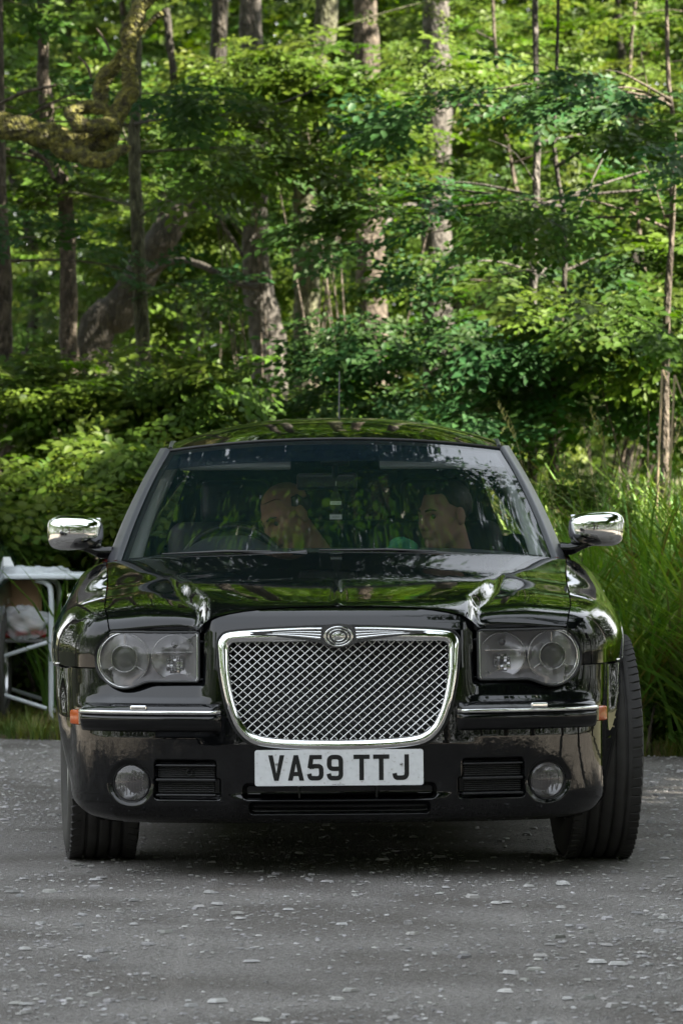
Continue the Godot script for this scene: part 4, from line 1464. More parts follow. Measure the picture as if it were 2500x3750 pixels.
func person_in_seat(label: String, at: Vector3, yaw: float, pitch: float, roll: float, body_turn: float, shoulders: Vector3, skin: Material, cloth: Material, collar: Material, hair: Material, bald: bool) -> void:
	var root := thing("person", label, "person", at)
	var hx := Transform3D(Basis(Vector3.UP, yaw) * Basis(Vector3.RIGHT, pitch) * Basis(Vector3.BACK, roll), Vector3.ZERO)
	var g := Geo.new()
	net(g, head_prims(), Vector3(-0.10, -0.20, -0.125), Vector3(0.10, 0.135, 0.135), 0.0045)
	for i in g.v.size():
		g.v[i] = hx * g.v[i]
		g.n[i] = hx.basis * g.n[i]
	# hands resting on the thighs
	for s in [-1.0, 1.0]:
		var hp := []
		var wr := shoulders + Vector3(s * 0.17, -0.47, 0.30)
		hp.append(cap(wr, wr + Vector3(-s * 0.01, -0.01, 0.03), 0.026, 0.03, 0.02))
		hp.append(ell(wr + Vector3(-s * 0.01, -0.012, 0.065), Vector3(0.042, 0.017, 0.048), 0.015))
		for f in 4:
			var k := wr + Vector3(-s * 0.01 + (f - 1.5) * 0.021, -0.01, 0.105)
			var m := k + Vector3((f - 1.5) * 0.003, -0.004, 0.04 - 0.004 * absf(f - 1.5))
			hp.append(cap(k, m, 0.0095, 0.009, 0.004))
			hp.append(cap(m, m + Vector3(0, -0.022, 0.026), 0.009, 0.0075, 0.003))
		var th := wr + Vector3(-s * 0.04, -0.012, 0.045)
		hp.append(cap(th, th + Vector3(-s * 0.022, -0.004, 0.03), 0.012, 0.010, 0.006))
		hp.append(cap(th + Vector3(-s * 0.022, -0.004, 0.03), th + Vector3(-s * 0.026, -0.012, 0.06), 0.010, 0.008, 0.004))
		net(g, hp, wr + Vector3(-0.11, -0.08, -0.04), wr + Vector3(0.11, 0.05, 0.21), 0.006)
	put(g, "figure", skin, root)
	g = Geo.new()
	for s in [-1.0, 1.0]: g.ball(hx * Transform3D(Basis().scaled(Vector3.ONE * 0.0115), Vector3(s * 0.032, 0.001, 0.0755)), 8, 12)
	put(g, "eye_pair", M.eye, root)
	# clothes: one body with arms bent to the lap
	var c := []
	var sh := shoulders
	c.append(cap(sh + Vector3(-0.13, -0.02, 0), sh + Vector3(0.13, -0.02, 0), 0.07, 0.07, 0.05))
	c.append(ell(sh + Vector3(0, -0.16, 0.02), Vector3(0.19, 0.2, 0.12), 0.06))
	c.append(ell(sh + Vector3(0, -0.40, 0.05), Vector3(0.19, 0.17, 0.14), 0.08))
	c.append(cap(sh + Vector3(0, 0.0, 0.0), sh + Vector3(0, 0.055, 0.01), 0.085, 0.066, 0.05))
	for s in [-1.0, 1.0]:
		var e := sh + Vector3(s * 0.25, -0.31, 0.05)
		c.append(cap(sh + Vector3(s * 0.18, -0.03, 0), e, 0.058, 0.05, 0.04))
		c.append(cap(e, sh + Vector3(s * 0.17, -0.46, 0.28), 0.048, 0.036, 0.03))
		c.append(cap(sh + Vector3(s * 0.11, -0.52, 0.06), sh + Vector3(s * 0.15, -0.50, 0.45), 0.085, 0.068, 0.05))
	g = Geo.new()
	net(g, c, sh + Vector3(-0.36, -0.65, -0.16), sh + Vector3(0.36, 0.12, 0.56), 0.014)
	put(g, "jacket", cloth, root)
	g = Geo.new()
	var ring := PackedVector3Array()
	var rr := []
	for k in 25:
		var a := TAU * k / 24.0
		ring.append(sh + Vector3(cos(a) * 0.074, 0.035 - 0.03 * sin(a), 0.012 + sin(a) * 0.072))
		rr.append(0.019)
	g.tube(ring, rr, 8, false)
	for s in [-1.0, 1.0]:
		g.rbox(Transform3D(Basis(Vector3.BACK, s * 0.5) * Basis(Vector3.RIGHT, -0.35), sh + Vector3(s * 0.052, -0.03, 0.095)), Vector3(0.065, 0.12, 0.02), 0.009, 3)
	put(g, "collar", collar, root)
	# hair: a shell over the skull, or a fringe round a bald crown
	g = Geo.new()
	var P := PackedVector3Array()
	var nr := 14
	var nc := 40
	for j in nr:
		for i in nc:
			var a := TAU * i / nc            # 0 at the face, going round
			var b0 := 0.0
			var fz := cos(a)
			var low := lerpf(-0.55, 0.52, sst(-0.15, 0.75, fz))   # how low it comes: nape, forehead
			if fz > -0.2 and fz < 0.5: low = lerpf(low, -0.05, 0.6)
			var top := 1.35 if not bald else minf(0.30, low + 0.55)
			if bald and fz > 0.25: top = low + 0.001
			var b: float = lerpf(low, top, float(j) / (nr - 1))
			var d := Vector3(sin(a) * cos(b), sin(b), cos(a) * cos(b))
			var wv := 1.0 + 0.02 * sin(a * 17.0 + b * 9.0) + 0.015 * sin(a * 31.0 - b * 14.0)
			var e := 1.0 if j > 0 and (j < nr - 1 or not bald) else 0.94
			P.append(hx * (Vector3(0, 0.036, -0.016) + d * Vector3(0.0815, 0.095, 0.105) * wv * e))
	g.grid(P, nc, nr, hx * Vector3(0, 0.036, -0.016), true)
	for s in [-1.0, 1.0]:      # eyebrows
		g.tube(PackedVector3Array([hx * Vector3(s * 0.012, 0.022, 0.0995), hx * Vector3(s * 0.032, 0.028, 0.092), hx * Vector3(s * 0.052, 0.021, 0.076)]), [0.004, 0.0045, 0.0025], 6)
	put(g, "hair", hair, root)

func people() -> void:
	M.skin_tan = mat(lin(0.40, 0.23, 0.15), 0.5)
	M.skin_tan.subsurf_scatter_enabled = true
	M.skin_tan.subsurf_scatter_strength = 0.1
	M.skin_fair = mat(lin(0.48, 0.30, 0.23), 0.5)
	M.skin_fair.subsurf_scatter_enabled = true
	M.skin_fair.subsurf_scatter_strength = 0.1
	for k in [M.skin_tan, M.skin_fair]:
		k.roughness = 0.62
		k.metallic_specular = 0.3
	M.eye = mat(lin(0.05, 0.04, 0.035), 0.1)
	M.hair_dark = mat(lin(0.018, 0.014, 0.012), 0.55)
	M.hair_grey = mat(lin(0.06, 0.05, 0.042), 0.6)
	M.cloth_black = mat(lin(0.012, 0.012, 0.014), 0.85)
	M.cloth_slate = mat(lin(0.10, 0.13, 0.15), 0.85)
	M.cloth_pale = mat(lin(0.36, 0.46, 0.45), 0.85)
	M.cloth_green = mat(lin(0.02, 0.17, 0.085), 0.85)
	person_in_seat("bald driver in dark jacket behind the steering wheel, head bent and turned aside", Vector3(-0.20, 1.12, -2.30), -0.85, 0.42, 0.2, 0.0, Vector3(-0.14, -0.235, -0.10), M.skin_tan, M.cloth_black, M.cloth_black, M.hair_grey, true)
	person_in_seat("dark-haired front passenger with pale scarf at the neck, looking across the car", Vector3(0.375, 1.125, -2.36), -0.88, 0.10, 0.04, 0.0, Vector3(0.03, -0.225, -0.06), M.skin_fair, M.cloth_slate, M.cloth_pale, M.hair_dark, false)

func fresheners() -> void:
	var root := thing("air_freshener", "black tree-shaped card air freshener hanging under the car's interior mirror", "air freshener", Vector3(-0.012, 1.165, -2.0))
	root.transform = body * root.transform
	var half := [Vector2(0, 0.065), Vector2(0.012, 0.05), Vector2(0.008, 0.046), Vector2(0.018, 0.03), Vector2(0.013, 0.026), Vector2(0.024, 0.008), Vector2(0.017, 0.004), Vector2(0.028, -0.018), Vector2(0.01, -0.022), Vector2(0.01, -0.032), Vector2(0.022, -0.034), Vector2(0.022, -0.058), Vector2(0, -0.058)]
	var p := PackedVector2Array()
	for q in half: p.append(q)
	for k in range(half.size() - 2, 0, -1): p.append(Vector2(-half[k].x, half[k].y))
	var g := Geo.new()
	g.prism(p, Transform3D(Basis(), Vector3(0, 0, -0.001)), 0.002)
	put(g, "tree_card", M.plate_black, root)
	var f := SystemFont.new()
	f.font_names = PackedStringArray(["Droid Sans"])
	for t in [["Little Trees", 0.0035, 0.036], ["Black Ice", -0.0465, 0.04]]:
		g = Geo.new()
		g.rbox(Transform3D(Basis(), Vector3(0, t[1], 0.0022)), Vector3(t[2] + 0.004, 0.0125 if t[1] > 0 else 0.017, 0.001), 0.0004, 1)
		put(g, "label_panel", M.label_white, root)
		var tm := TextMesh.new()
		tm.text = t[0]
		tm.font = f
		tm.font_size = 24
		tm.pixel_size = 0.00026
		tm.depth = 0.0002
		share(tm, "lettering", M.plate_black, root, Transform3D(Basis(), Vector3(0, t[1], 0.0029)))
	g = Geo.new()
	g.tube(PackedVector3Array([Vector3(0, 0.062, 0), Vector3(0.004, 0.105, -0.02)]), [0.0008], 5)
	put(g, "string", M.label_white, root)
	g = Geo.new()
	var P := PackedVector3Array()
	var r := RandomNumberGenerator.new()
	r.seed = 4
	for j in 9:
		for i in 18:
			var b := PI * 0.5 * j / 8.0
			var a := TAU * i / 18
			P.append(Vector3(cos(a) * cos(b) * 0.055, sin(b) * 0.042, sin(a) * cos(b) * 0.05) * (1.0 + 0.12 * sin(a * 3.0 + b * 4.0)))
	g.grid(P, 18, 9, Vector3.ZERO, true)
	var cl := put(g, "cloth_bundle", M.cloth_green, null, body * Transform3D(Basis(), Vector3(0.222, 1.0, -1.95)))
	tag(cl, "small bright green cloth bundle lying on the car's dashboard", "cloth")

# ---------------------------------------------------------------- ground
func px(x: float, y: float, dist: float) -> Vector3:   # a place seen at (x, y) of a 1568 x 2352 print, that far from the lens
	return Vector3((x - 784.0) / 9646.0 * dist, 1.15 + (1167.0 - y) / 9646.0 * dist, 13.0 - dist)

func land(x: float, z: float) -> float:      # height of the terrain
	var d := maxf(0.0, -z - 8.0)
	return 0.05 * sst(-7.6, -9.0, z) + 0.10 * sst(0.0, 8.0, d) + 3.2 * sst(14.0, 60.0, d) + 0.04 * sin(x * 1.3) * sst(8.5, 12.0, -z)

func verge_z(x: float) -> float:             # where the gravel ends
	return -8.0 + lut([[-6.0, -0.5], [-2.0, -0.15], [0.0, 0.3], [1.2, 1.6], [3.0, 2.2], [8.0, 5.0]], x) + 0.12 * sin(x * 3.1) + 0.07 * sin(x * 7.7)

func ground() -> void:
	# gravel sheet
	M.gravel = mat(Color.WHITE, 0.93)
	M.gravel.albedo_texture = noise_tex(0.035, 1024, [[0.0, lin(0.14, 0.127, 0.117)], [0.3, lin(0.225, 0.208, 0.194)], [0.55, lin(0.275, 0.255, 0.24)], [0.72, lin(0.32, 0.30, 0.283)], [1.0, lin(0.42, 0.40, 0.38)]], FastNoiseLite.TYPE_SIMPLEX, 6, 11)
	M.gravel.heightmap_enabled = true
	M.gravel.heightmap_texture = noise_tex(0.11, 1024, [[0.0, Color.BLACK], [1.0, Color.WHITE]], FastNoiseLite.TYPE_SIMPLEX, 5, 12)
	M.gravel.heightmap_scale = 1.6
	M.gravel.detail_enabled = true
	M.gravel.detail_blend_mode = BaseMaterial3D.BLEND_MODE_MUL
	M.gravel.detail_albedo = noise_tex(0.009, 512, [[0.2, Color(0.80, 0.79, 0.78)], [0.5, Color(0.92, 0.92, 0.92)], [0.8, Color(1, 1, 1)]], FastNoiseLite.TYPE_SIMPLEX, 4, 13)
	tri_map(M.gravel, 1.1)
	M.gravel.uv2_triplanar = true
	M.gravel.uv2_world_triplanar = true
	M.gravel.uv2_scale = Vector3.ONE * 0.23
	M.gravel.detail_uv_layer = BaseMaterial3D.DETAIL_UV_2
	var g := Geo.new()
	var P := PackedVector3Array()
	var f := FastNoiseLite.new()
	f.seed = 3
	f.frequency = 1.4
	f.fractal_octaves = 3
	var xs := []
	for i in 81: xs.append(-40.0 + 30.0 * i / 20 if i < 20 else (-10.0 + 20.0 * (i - 20) / 40 if i <= 60 else 10.0 + 30.0 * (i - 60) / 20))
	for j in 91:
		var z := lerpf(-14.0, 60.0, pow(j / 90.0, 1.5))
		for x in xs: P.append(Vector3(x, -0.004, z))
	g.grid(P, xs.size(), 91, Vector3(0, -5, 0))
	put(g, "ground", M.gravel).set_meta("kind", "structure")
	# woodland floor behind the gravel
	M.floor_soil = mat(Color.WHITE, 0.95)
	M.floor_soil.albedo_texture = noise_tex(0.03, 512, [[0.0, lin(0.02, 0.018, 0.012)], [0.4, lin(0.045, 0.04, 0.02)], [0.6, lin(0.05, 0.07, 0.02)], [0.8, lin(0.09, 0.06, 0.035)], [1.0, lin(0.13, 0.09, 0.055)]], FastNoiseLite.TYPE_SIMPLEX, 5, 21)
	tri_map(M.floor_soil, 0.7)
	g = Geo.new()
	P = PackedVector3Array()
	for j in 60:
		for i in 81:
			var x := -60.0 + 120.0 * pow(absf(i - 40) / 40.0, 1.8) * signf(i - 40) * 0.5 + 60.0
			var z0 := verge_z(clampf(x, -7.0, 8.0))
			var z := lerpf(z0, -95.0, pow(j / 59.0, 2.0))
			P.append(Vector3(x, land(x, z) if j > 0 else -0.03, z))
	g.grid(P, 81, 60, Vector3(0, -30, -40))
	put(g, "woodland_floor", M.floor_soil).set_meta("kind", "structure")

func mm(called: String, mesh: Mesh, m: Material, where: Array, tints: Array, parent: Node = null) -> MultiMeshInstance3D:
	var q := MultiMesh.new()
	q.transform_format = MultiMesh.TRANSFORM_3D
	q.use_colors = tints.size() > 0
	q.mesh = mesh
	q.instance_count = where.size()
	for i in where.size():
		q.set_instance_transform(i, where[i])
		if tints.size(): q.set_instance_color(i, tints[i])
	var o := MultiMeshInstance3D.new()
	o.multimesh = q
	o.material_override = m
	if parent:
		o.name = called
		parent.add_child(o, true)
	else:
		o.name = numbered(called)
		add_child(o)
	return o

func stones() -> void:
	M.stone = mat(Color.WHITE, 0.85)
	M.stone.vertex_color_use_as_albedo = true
	var meshes := []
	for k in 3:
		var g := Geo.new()
		var r := RandomNumberGenerator.new()
		r.seed = 40 + k
		var top := []
		var bot := []
		var c := 6 + k % 2
		for i in c:
			var a := TAU * (i + r.randf_range(-0.25, 0.25)) / c
			var rad := r.randf_range(0.7, 1.1)
			bot.append(Vector3(cos(a) * rad, -0.25, sin(a) * rad * 0.7))
			top.append(Vector3(cos(a) * rad * 0.72, r.randf_range(0.15, 0.4), sin(a) * rad * 0.52))
		g.flat(top)
		for i in c: g.flat([bot[i], bot[(i + 1) % c], top[(i + 1) % c], top[i]])
		for i in range(1, c - 1): pass
		meshes.append(g.mesh())
	var r := RandomNumberGenerator.new()
	r.seed = 77
	var patch := FastNoiseLite.new()
	patch.seed = 9
	patch.frequency = 0.9
	for k in 3:
		var where := []
		var tints := []
		var tries := 0
		while where.size() < 19000 and tries < 170000:
			tries += 1
			var z := lerpf(4.6, -9.5, pow(r.randf(), 1.1))
			var hw := (13.0 - z) * 0.0835 + 0.7
			var x := r.randf_range(-hw, hw)
			if z < verge_z(x): continue
			var den := 0.42 + 0.55 * patch.get_noise_2d(x, z * 0.6)
			den += 0.45 * sst(-1.0, -4.0, z) + 0.7 * sst(0.55, 1.2, x) * sst(-0.6, 1.6, z) * sst(4.0, 3.0, z)
			if r.randf() > den: continue
			var s := 0.0022 + 0.0105 * pow(r.randf(), 5.0)
			if r.randf() < 0.012: s = r.randf_range(0.014, 0.028)
			var b := Basis(Vector3.UP, r.randf() * TAU) * Basis(Vector3.RIGHT, r.randf_range(-0.2, 0.2))
			where.append(Transform3D(b.scaled(Vector3(s, s * r.randf_range(0.25, 0.7), s)), Vector3(x, s * 0.08 - 0.001, z)))
			var v := r.randf_range(0.16, 0.34) if r.randf() < 0.88 else r.randf_range(0.34, 0.48)
			tints.append(Color(v, v * r.randf_range(0.95, 0.99), v * r.randf_range(0.90, 0.99)))
		var o := mm("gravel_stones", meshes[k], M.stone, where, tints)
		tag(o, ["small flat grey stones loose on the gravel lot", "small angular pale chips loose on the gravel lot", "small broken grey pebbles loose on the gravel lot"][k], "gravel", "", "stuff")
	var big := [[1290, 2030, 0.035], [1370, 2210, 0.03], [1420, 2215, 0.028], [880, 1975, 0.028], [690, 1960, 0.026], [200, 2200, 0.02], [60, 2180, 0.02], [500, 2300, 0.03], [1140, 2075, 0.02]]
	for q in big:
		var d: float = 9646.0 * 1.15 / (q[1] - 1167.0)
		var p := px(q[0], q[1], d)
		var o := MeshInstance3D.new()
		o.mesh = meshes[int(q[0]) % 3]
		o.material_override = M.pale_stone
		o.name = numbered("stone")
		o.transform = Transform3D(Basis(Vector3.UP, q[0]).scaled(Vector3(q[2], q[2] * 0.5, q[2])), Vector3(p.x, 0.003, p.z))
		add_child(o)
		tag(o, "pale flat stone the size of a palm lying on the gravel before the car", "stone", "pale stones on the gravel")
	var tw := Geo.new()
	var tp := px(735, 1995, 13.4)
	tw.tube(curve([Vector3(-0.06, 0.008, 0), Vector3(-0.02, 0.02, 0.01), Vector3(0.02, 0.012, 0), Vector3(0.05, 0.024, 0.01)], 4), [0.004, 0.003, 0.002], 6)
	tw.tube(PackedVector3Array([Vector3(0.0, 0.016, 0.003), Vector3(0.025, 0.03, 0.01)]), [0.002, 0.001], 5)
	tag(put(tw, "twig", M.bark_dark, null, Transform3D(Basis(), Vector3(tp.x, 0, tp.z))), "small dry brown twig on the gravel in front of the plate", "twig")

# ---------------------------------------------------------------- leaves
func leaf(g: Geo, p: Vector3, d: Vector3, up: Vector3, l: float, w: float) -> void:
	var s := d.cross(up).normalized()
	up = s.cross(d).normalized()
	var t := p + d * l - up * l * 0.14
	var m := p + d * l * 0.5 - up * l * 0.02
	var pts := [p, p + d * l * 0.28 + s * w * 0.42 + up * w * 0.10, p + d * l * 0.62 + s * w * 0.42 + up * w * 0.06, t, p + d * l * 0.62 - s * w * 0.42 + up * w * 0.06, p + d * l * 0.28 - s * w * 0.42 + up * w * 0.10]
	var c := g.vert(m, up)
	var k := []
	for i in 6: k.append(g.vert(pts[i], (up + (s * 0.28 if i in [4, 5] else (-s * 0.28 if i in [1, 2] else Vector3.ZERO))).normalized()))
	for i in 6: g.tri(c, k[i], k[(i + 1) % 6])

func spray(sd: int, size: float, leaf_l: float, flatness: float, count: int) -> Mesh:   # a twig along +x with leaves
	var r := RandomNumberGenerator.new()
	r.seed = sd
	var g := Geo.new()
	var stems := [[Vector3.ZERO, Vector3.RIGHT, size]]
	for s in [-1.0, 1.0]:
		for k in 2:
			stems.append([Vector3(size * (0.22 + 0.3 * k), 0, 0), Vector3(0.72, r.randf_range(-0.1, 0.25) * flatness, s * 0.7).normalized(), size * (0.52 - 0.14 * k)])
	var per := count / stems.size()
	for st in stems:
		var p0: Vector3 = st[0]
		var d: Vector3 = st[1]
		var L: float = st[2]
		g.tube(PackedVector3Array([p0, p0 + d * L * 0.5 + Vector3.UP * 0.01, p0 + d * L - Vector3.UP * 0.02]), [0.003, 0.002, 0.001], 3, false)
		var n := int(per * (1.5 if L == size else 0.9))
		for i in n:
			var t := (i + 0.6) / n
			var side := 1.0 if i % 2 == 0 else -1.0
			var q := p0 + d * L * t - Vector3.UP * 0.02 * t * t
			var out := (d * r.randf_range(0.5, 0.9) + d.cross(Vector3.UP).normalized() * side * r.randf_range(0.6, 1.0) + Vector3.UP * r.randf_range(-0.35, 0.2) * flatness).normalized()
			if i == n - 1: out = d
			var up := (Vector3.UP + Vector3(r.randf_range(-1, 1), 0, r.randf_range(-1, 1)) * 0.35 * flatness).normalized()
			leaf(g, q, out, up, leaf_l * r.randf_range(0.75, 1.2), leaf_l * r.randf_range(0.5, 0.68))
	return g.mesh()

func clump(sd: int, size: float, leaf_l: float, count: int) -> Mesh:     # leaves round a short branch, any which way
	var r := RandomNumberGenerator.new()
	r.seed = sd
	var g := Geo.new()
	for i in count:
		var q := Vector3(r.randfn(), r.randfn() * 0.6, r.randfn()) * size * 0.4
		var d := Vector3(r.randf_range(-1, 1), r.randf_range(-0.7, 0.2), r.randf_range(-1, 1)).normalized()
		leaf(g, q, d, (Vector3.UP + Vector3(r.randf_range(-1, 1), 0, r.randf_range(-1, 1)) * 0.7).normalized(), leaf_l * r.randf_range(0.7, 1.2), leaf_l * r.randf_range(0.45, 0.65))
	return g.mesh()

var SP := []      # sprays
var CL := []      # clumps
var FAR := []
var WEED := []

func leaf_mat(k: float) -> StandardMaterial3D:
	var m := mat(Color.WHITE, 0.5)
	m.vertex_color_use_as_albedo = true
	m.backlight_enabled = true
	m.backlight = Color(0.86, 0.95, 0.35) * k
	m.backlight.a = 1.0
	m.metallic_specular = 0.35
	return m

func tint(r: RandomNumberGenerator, base: Color, vary := 0.25) -> Color:
	var k := 1.0 + r.randf_range(-vary, vary)
	var y := r.randf_range(-0.18, 0.22)
	return Color(base.r * k * (1.0 + y), base.g * k, base.b * k * (1.0 - y))

const BEECH := Color(0.062, 0.108, 0.0115)
const HAZEL := Color(0.043, 0.088, 0.012)
const OAK := Color(0.072, 0.112, 0.011)
const ELDER := Color(0.032, 0.08, 0.022)

func turn_spray(r: RandomNumberGenerator, az: float, tilt: float, s: float, at: Vector3) -> Transform3D:
	var b := Basis(Vector3.RIGHT, 0.38) * Basis(Vector3.UP, az) * Basis(Vector3.RIGHT, r.randf_range(-tilt, tilt)) * Basis(Vector3.BACK, r.randf_range(-tilt, tilt * 0.5))
	return Transform3D(b.scaled(Vector3.ONE * s), at)

# a limb with a flat layer of sprays; fills the lists and the bark
func bough(r: RandomNumberGenerator, bark: Geo, from: Vector3, to: Vector3, rad: float, width: float, density: float, base: Color, where: Array, tints: Array, scale := 1.0) -> void:
	var L := from.distance_to(to)
	var mid := from.lerp(to, 0.5) + Vector3(r.randf_range(-0.1, 0.1), r.randf_range(0.02, 0.12), r.randf_range(-0.1, 0.1)) * L
	var pts := curve([from, mid, to], 5)
	bark.tube(pts, [rad, rad * 0.85, rad * 0.75, rad * 0.65, rad * 0.55, rad * 0.45, rad * 0.35, rad * 0.3, rad * 0.25, rad * 0.2, rad * 0.15], 5, false)
	var n := int(L * density * maxf(width, 0.4) * 2.0) + 2
	var dir := (to - from).normalized()
	var az := atan2(-dir.z, dir.x)
	for i in n:
		var t := lerpf(0.12, 1.0, sqrt(r.randf()))
		var k := t * (pts.size() - 1)
		var p := pts[int(k)].lerp(pts[mini(int(k) + 1, pts.size() - 1)], fmod(k, 1.0))
		var side := r.randf_range(-1, 1)
		var reach := width * absf(side) * sin(PI * clampf(t * 0.8 + 0.15, 0, 1))
		var a := az + side * 1.2
		p += Vector3(cos(a), 0, -sin(a)) * reach * r.randf() + Vector3(0, r.randfn() * 0.05 - 0.12 * reach * reach, 0)
		where.append(turn_spray(r, a + r.randf_range(-0.4, 0.4), 0.42, scale * r.randf_range(0.7, 1.15), p))
		tints.append(tint(r, base))

func foliage(parent: Node, called: String, kinds: Array, m: Material, where: Array, tints: Array) -> void:
	# alike sprays of one crown, shared out over the mesh variants
	var o := parent
	if called != "leaves" or kinds.size() > 1:
		o = Node3D.new()
		o.name = called
		parent.add_child(o, true)
		o.set_meta("kind", "stuff")
	for k in kinds.size():
		var w := []
		var t := []
		for i in range(k, where.size(), kinds.size()):
			w.append(where[i]); t.append(tints[i])
		if w.size(): mm("leaves", kinds[k], m, w, t, o).set_meta("kind", "stuff")

func bark_tube(g: Geo, pts: PackedVector3Array, radii: Array, sides: int, sd: int, rough: float) -> void:
	var f := FastNoiseLite.new()
	f.seed = sd
	f.frequency = 3.0
	f.fractal_octaves = 3
	var at := g.v.size()
	g.tube(pts, radii, sides, false)
	for i in range(at, g.v.size()):
		var p := g.v[i]
		var k := f.get_noise_3d(p.x * 3.0, p.y, p.z * 3.0)
		g.v[i] = p + g.n[i] * k * rough
		g.n[i] = (g.n[i] + Vector3(f.get_noise_3d(p.x * 4, p.y * 2, p.z * 4 + 9), f.get_noise_3d(p.x * 4 + 5, p.y, p.z * 4) * 0.4, f.get_noise_3d(p.x * 4, p.y * 2 + 7, p.z * 4)) * 0.35).normalized()

func bark_mat(a: Color, b: Color, c: Color, sd: int) -> StandardMaterial3D:
	var m := mat(Color.WHITE, 0.9)
	m.albedo_texture = noise_tex(0.03, 256, [[0.15, a], [0.5, b], [0.8, c]], FastNoiseLite.TYPE_SIMPLEX, 5, sd)
	m.heightmap_enabled = true
	m.heightmap_texture = noise_tex(0.05, 256, [[0.0, Color.BLACK], [1.0, Color.WHITE]], FastNoiseLite.TYPE_SIMPLEX, 4, sd + 1)
	m.heightmap_scale = 2.5
	tri_map(m, 1.3)
	m.uv1_scale = Vector3(2.4, 0.9, 2.4)
	return m

func tall_crown(r: RandomNumberGenerator, c: Vector3, rad: Vector3, count: int, base: Color, where: Array, tints: Array) -> void:
	# clumps gathered round the ends of limbs: lobes with gaps between
	var lobes := []
	for k in 14: lobes.append(c + Vector3(r.randfn() * 0.5, r.randfn() * 0.5, r.randfn() * 0.5) * rad)
	for i in count:
		var l: Vector3 = lobes[r.randi() % lobes.size()]
		var p := l + Vector3(r.randfn(), r.randfn() * 0.55, r.randfn()) * rad * 0.26
		where.append(Transform3D((Basis(Vector3.UP, r.randf() * TAU) * Basis(Vector3.RIGHT, r.randf_range(-0.5, 0.5))).scaled(Vector3.ONE * r.randf_range(0.8, 1.4)), p))
		tints.append(tint(r, base))

func tree(label: String, pts: Array, radii: Array, bark: Material, sd: int, opts := {}) -> Node3D:
	var r := RandomNumberGenerator.new()
	r.seed = sd
	var root_at: Vector3 = pts[0]
	root_at.y = land(root_at.x, root_at.z)
	var o := thing("tree", label, "tree", root_at, 0.0, opts.get("group", ""))
	var g := Geo.new()
	var loc := []
	for p in pts: loc.append((p as Vector3) - root_at)
	loc[0].y = -0.1
	var path := curve(loc, 8)
	var rr := []
	for k in path.size():
		var t := float(k) / (path.size() - 1) * (radii.size() - 1)
		rr.append(lerpf(radii[int(t)], radii[mini(int(t) + 1, radii.size() - 1)], fmod(t, 1.0)))
	bark_tube(g, path, rr, 12, sd, radii[0] * 0.22)
	put(g, "trunk", bark, o)
	var where := []
	var tints := []
	for b in opts.get("limbs", []):
		g = Geo.new()
		var q := []
		for p in b[0]: q.append((p as Vector3) - root_at)
		bark_tube(g, curve(q, 6), b[1], 8, sd + 5, b[1][0] * 0.2)
		put(g, "limb", b[2] if b.size() > 2 else bark, o)
	g = Geo.new()
	var nb: int = opts.get("boughs", 12)
	for k in nb:
		var t: float = r.randf_range(opts.get("low", 0.12), opts.get("high", 0.75))
		var p := path[int(t * (path.size() - 1))]
		var a := r.randf() * TAU
		var L: float = r.randf_range(0.8, 2.2) * opts.get("spread", 1.0)
		var to := p + Vector3(cos(a) * L, r.randf_range(-0.25, 0.35) * L * 0.6, sin(a) * L)
		bough(r, g, p, to, 0.012, 0.55, opts.get("density", 9.0), opts.get("tone", BEECH), where, tints)
	if g.v.size(): put(g, "branch", bark, o).set_meta("kind", "stuff")
	if where.size(): foliage(o, "foliage", SP, M.leaf, where, tints)
	where = []
	tints = []
	if opts.get("crown", 0) > 0:
		var top: Vector3 = path[path.size() - 1]
		var cr: Vector3 = opts.get("crown_size", Vector3(3.0, 2.6, 3.0))
		tall_crown(r, top + opts.get("lean", Vector3.ZERO), cr, opts.crown, opts.get("tone", BEECH), where, tints)
		foliage(o, "crown", CL, M.leaf, where, tints)
	return o

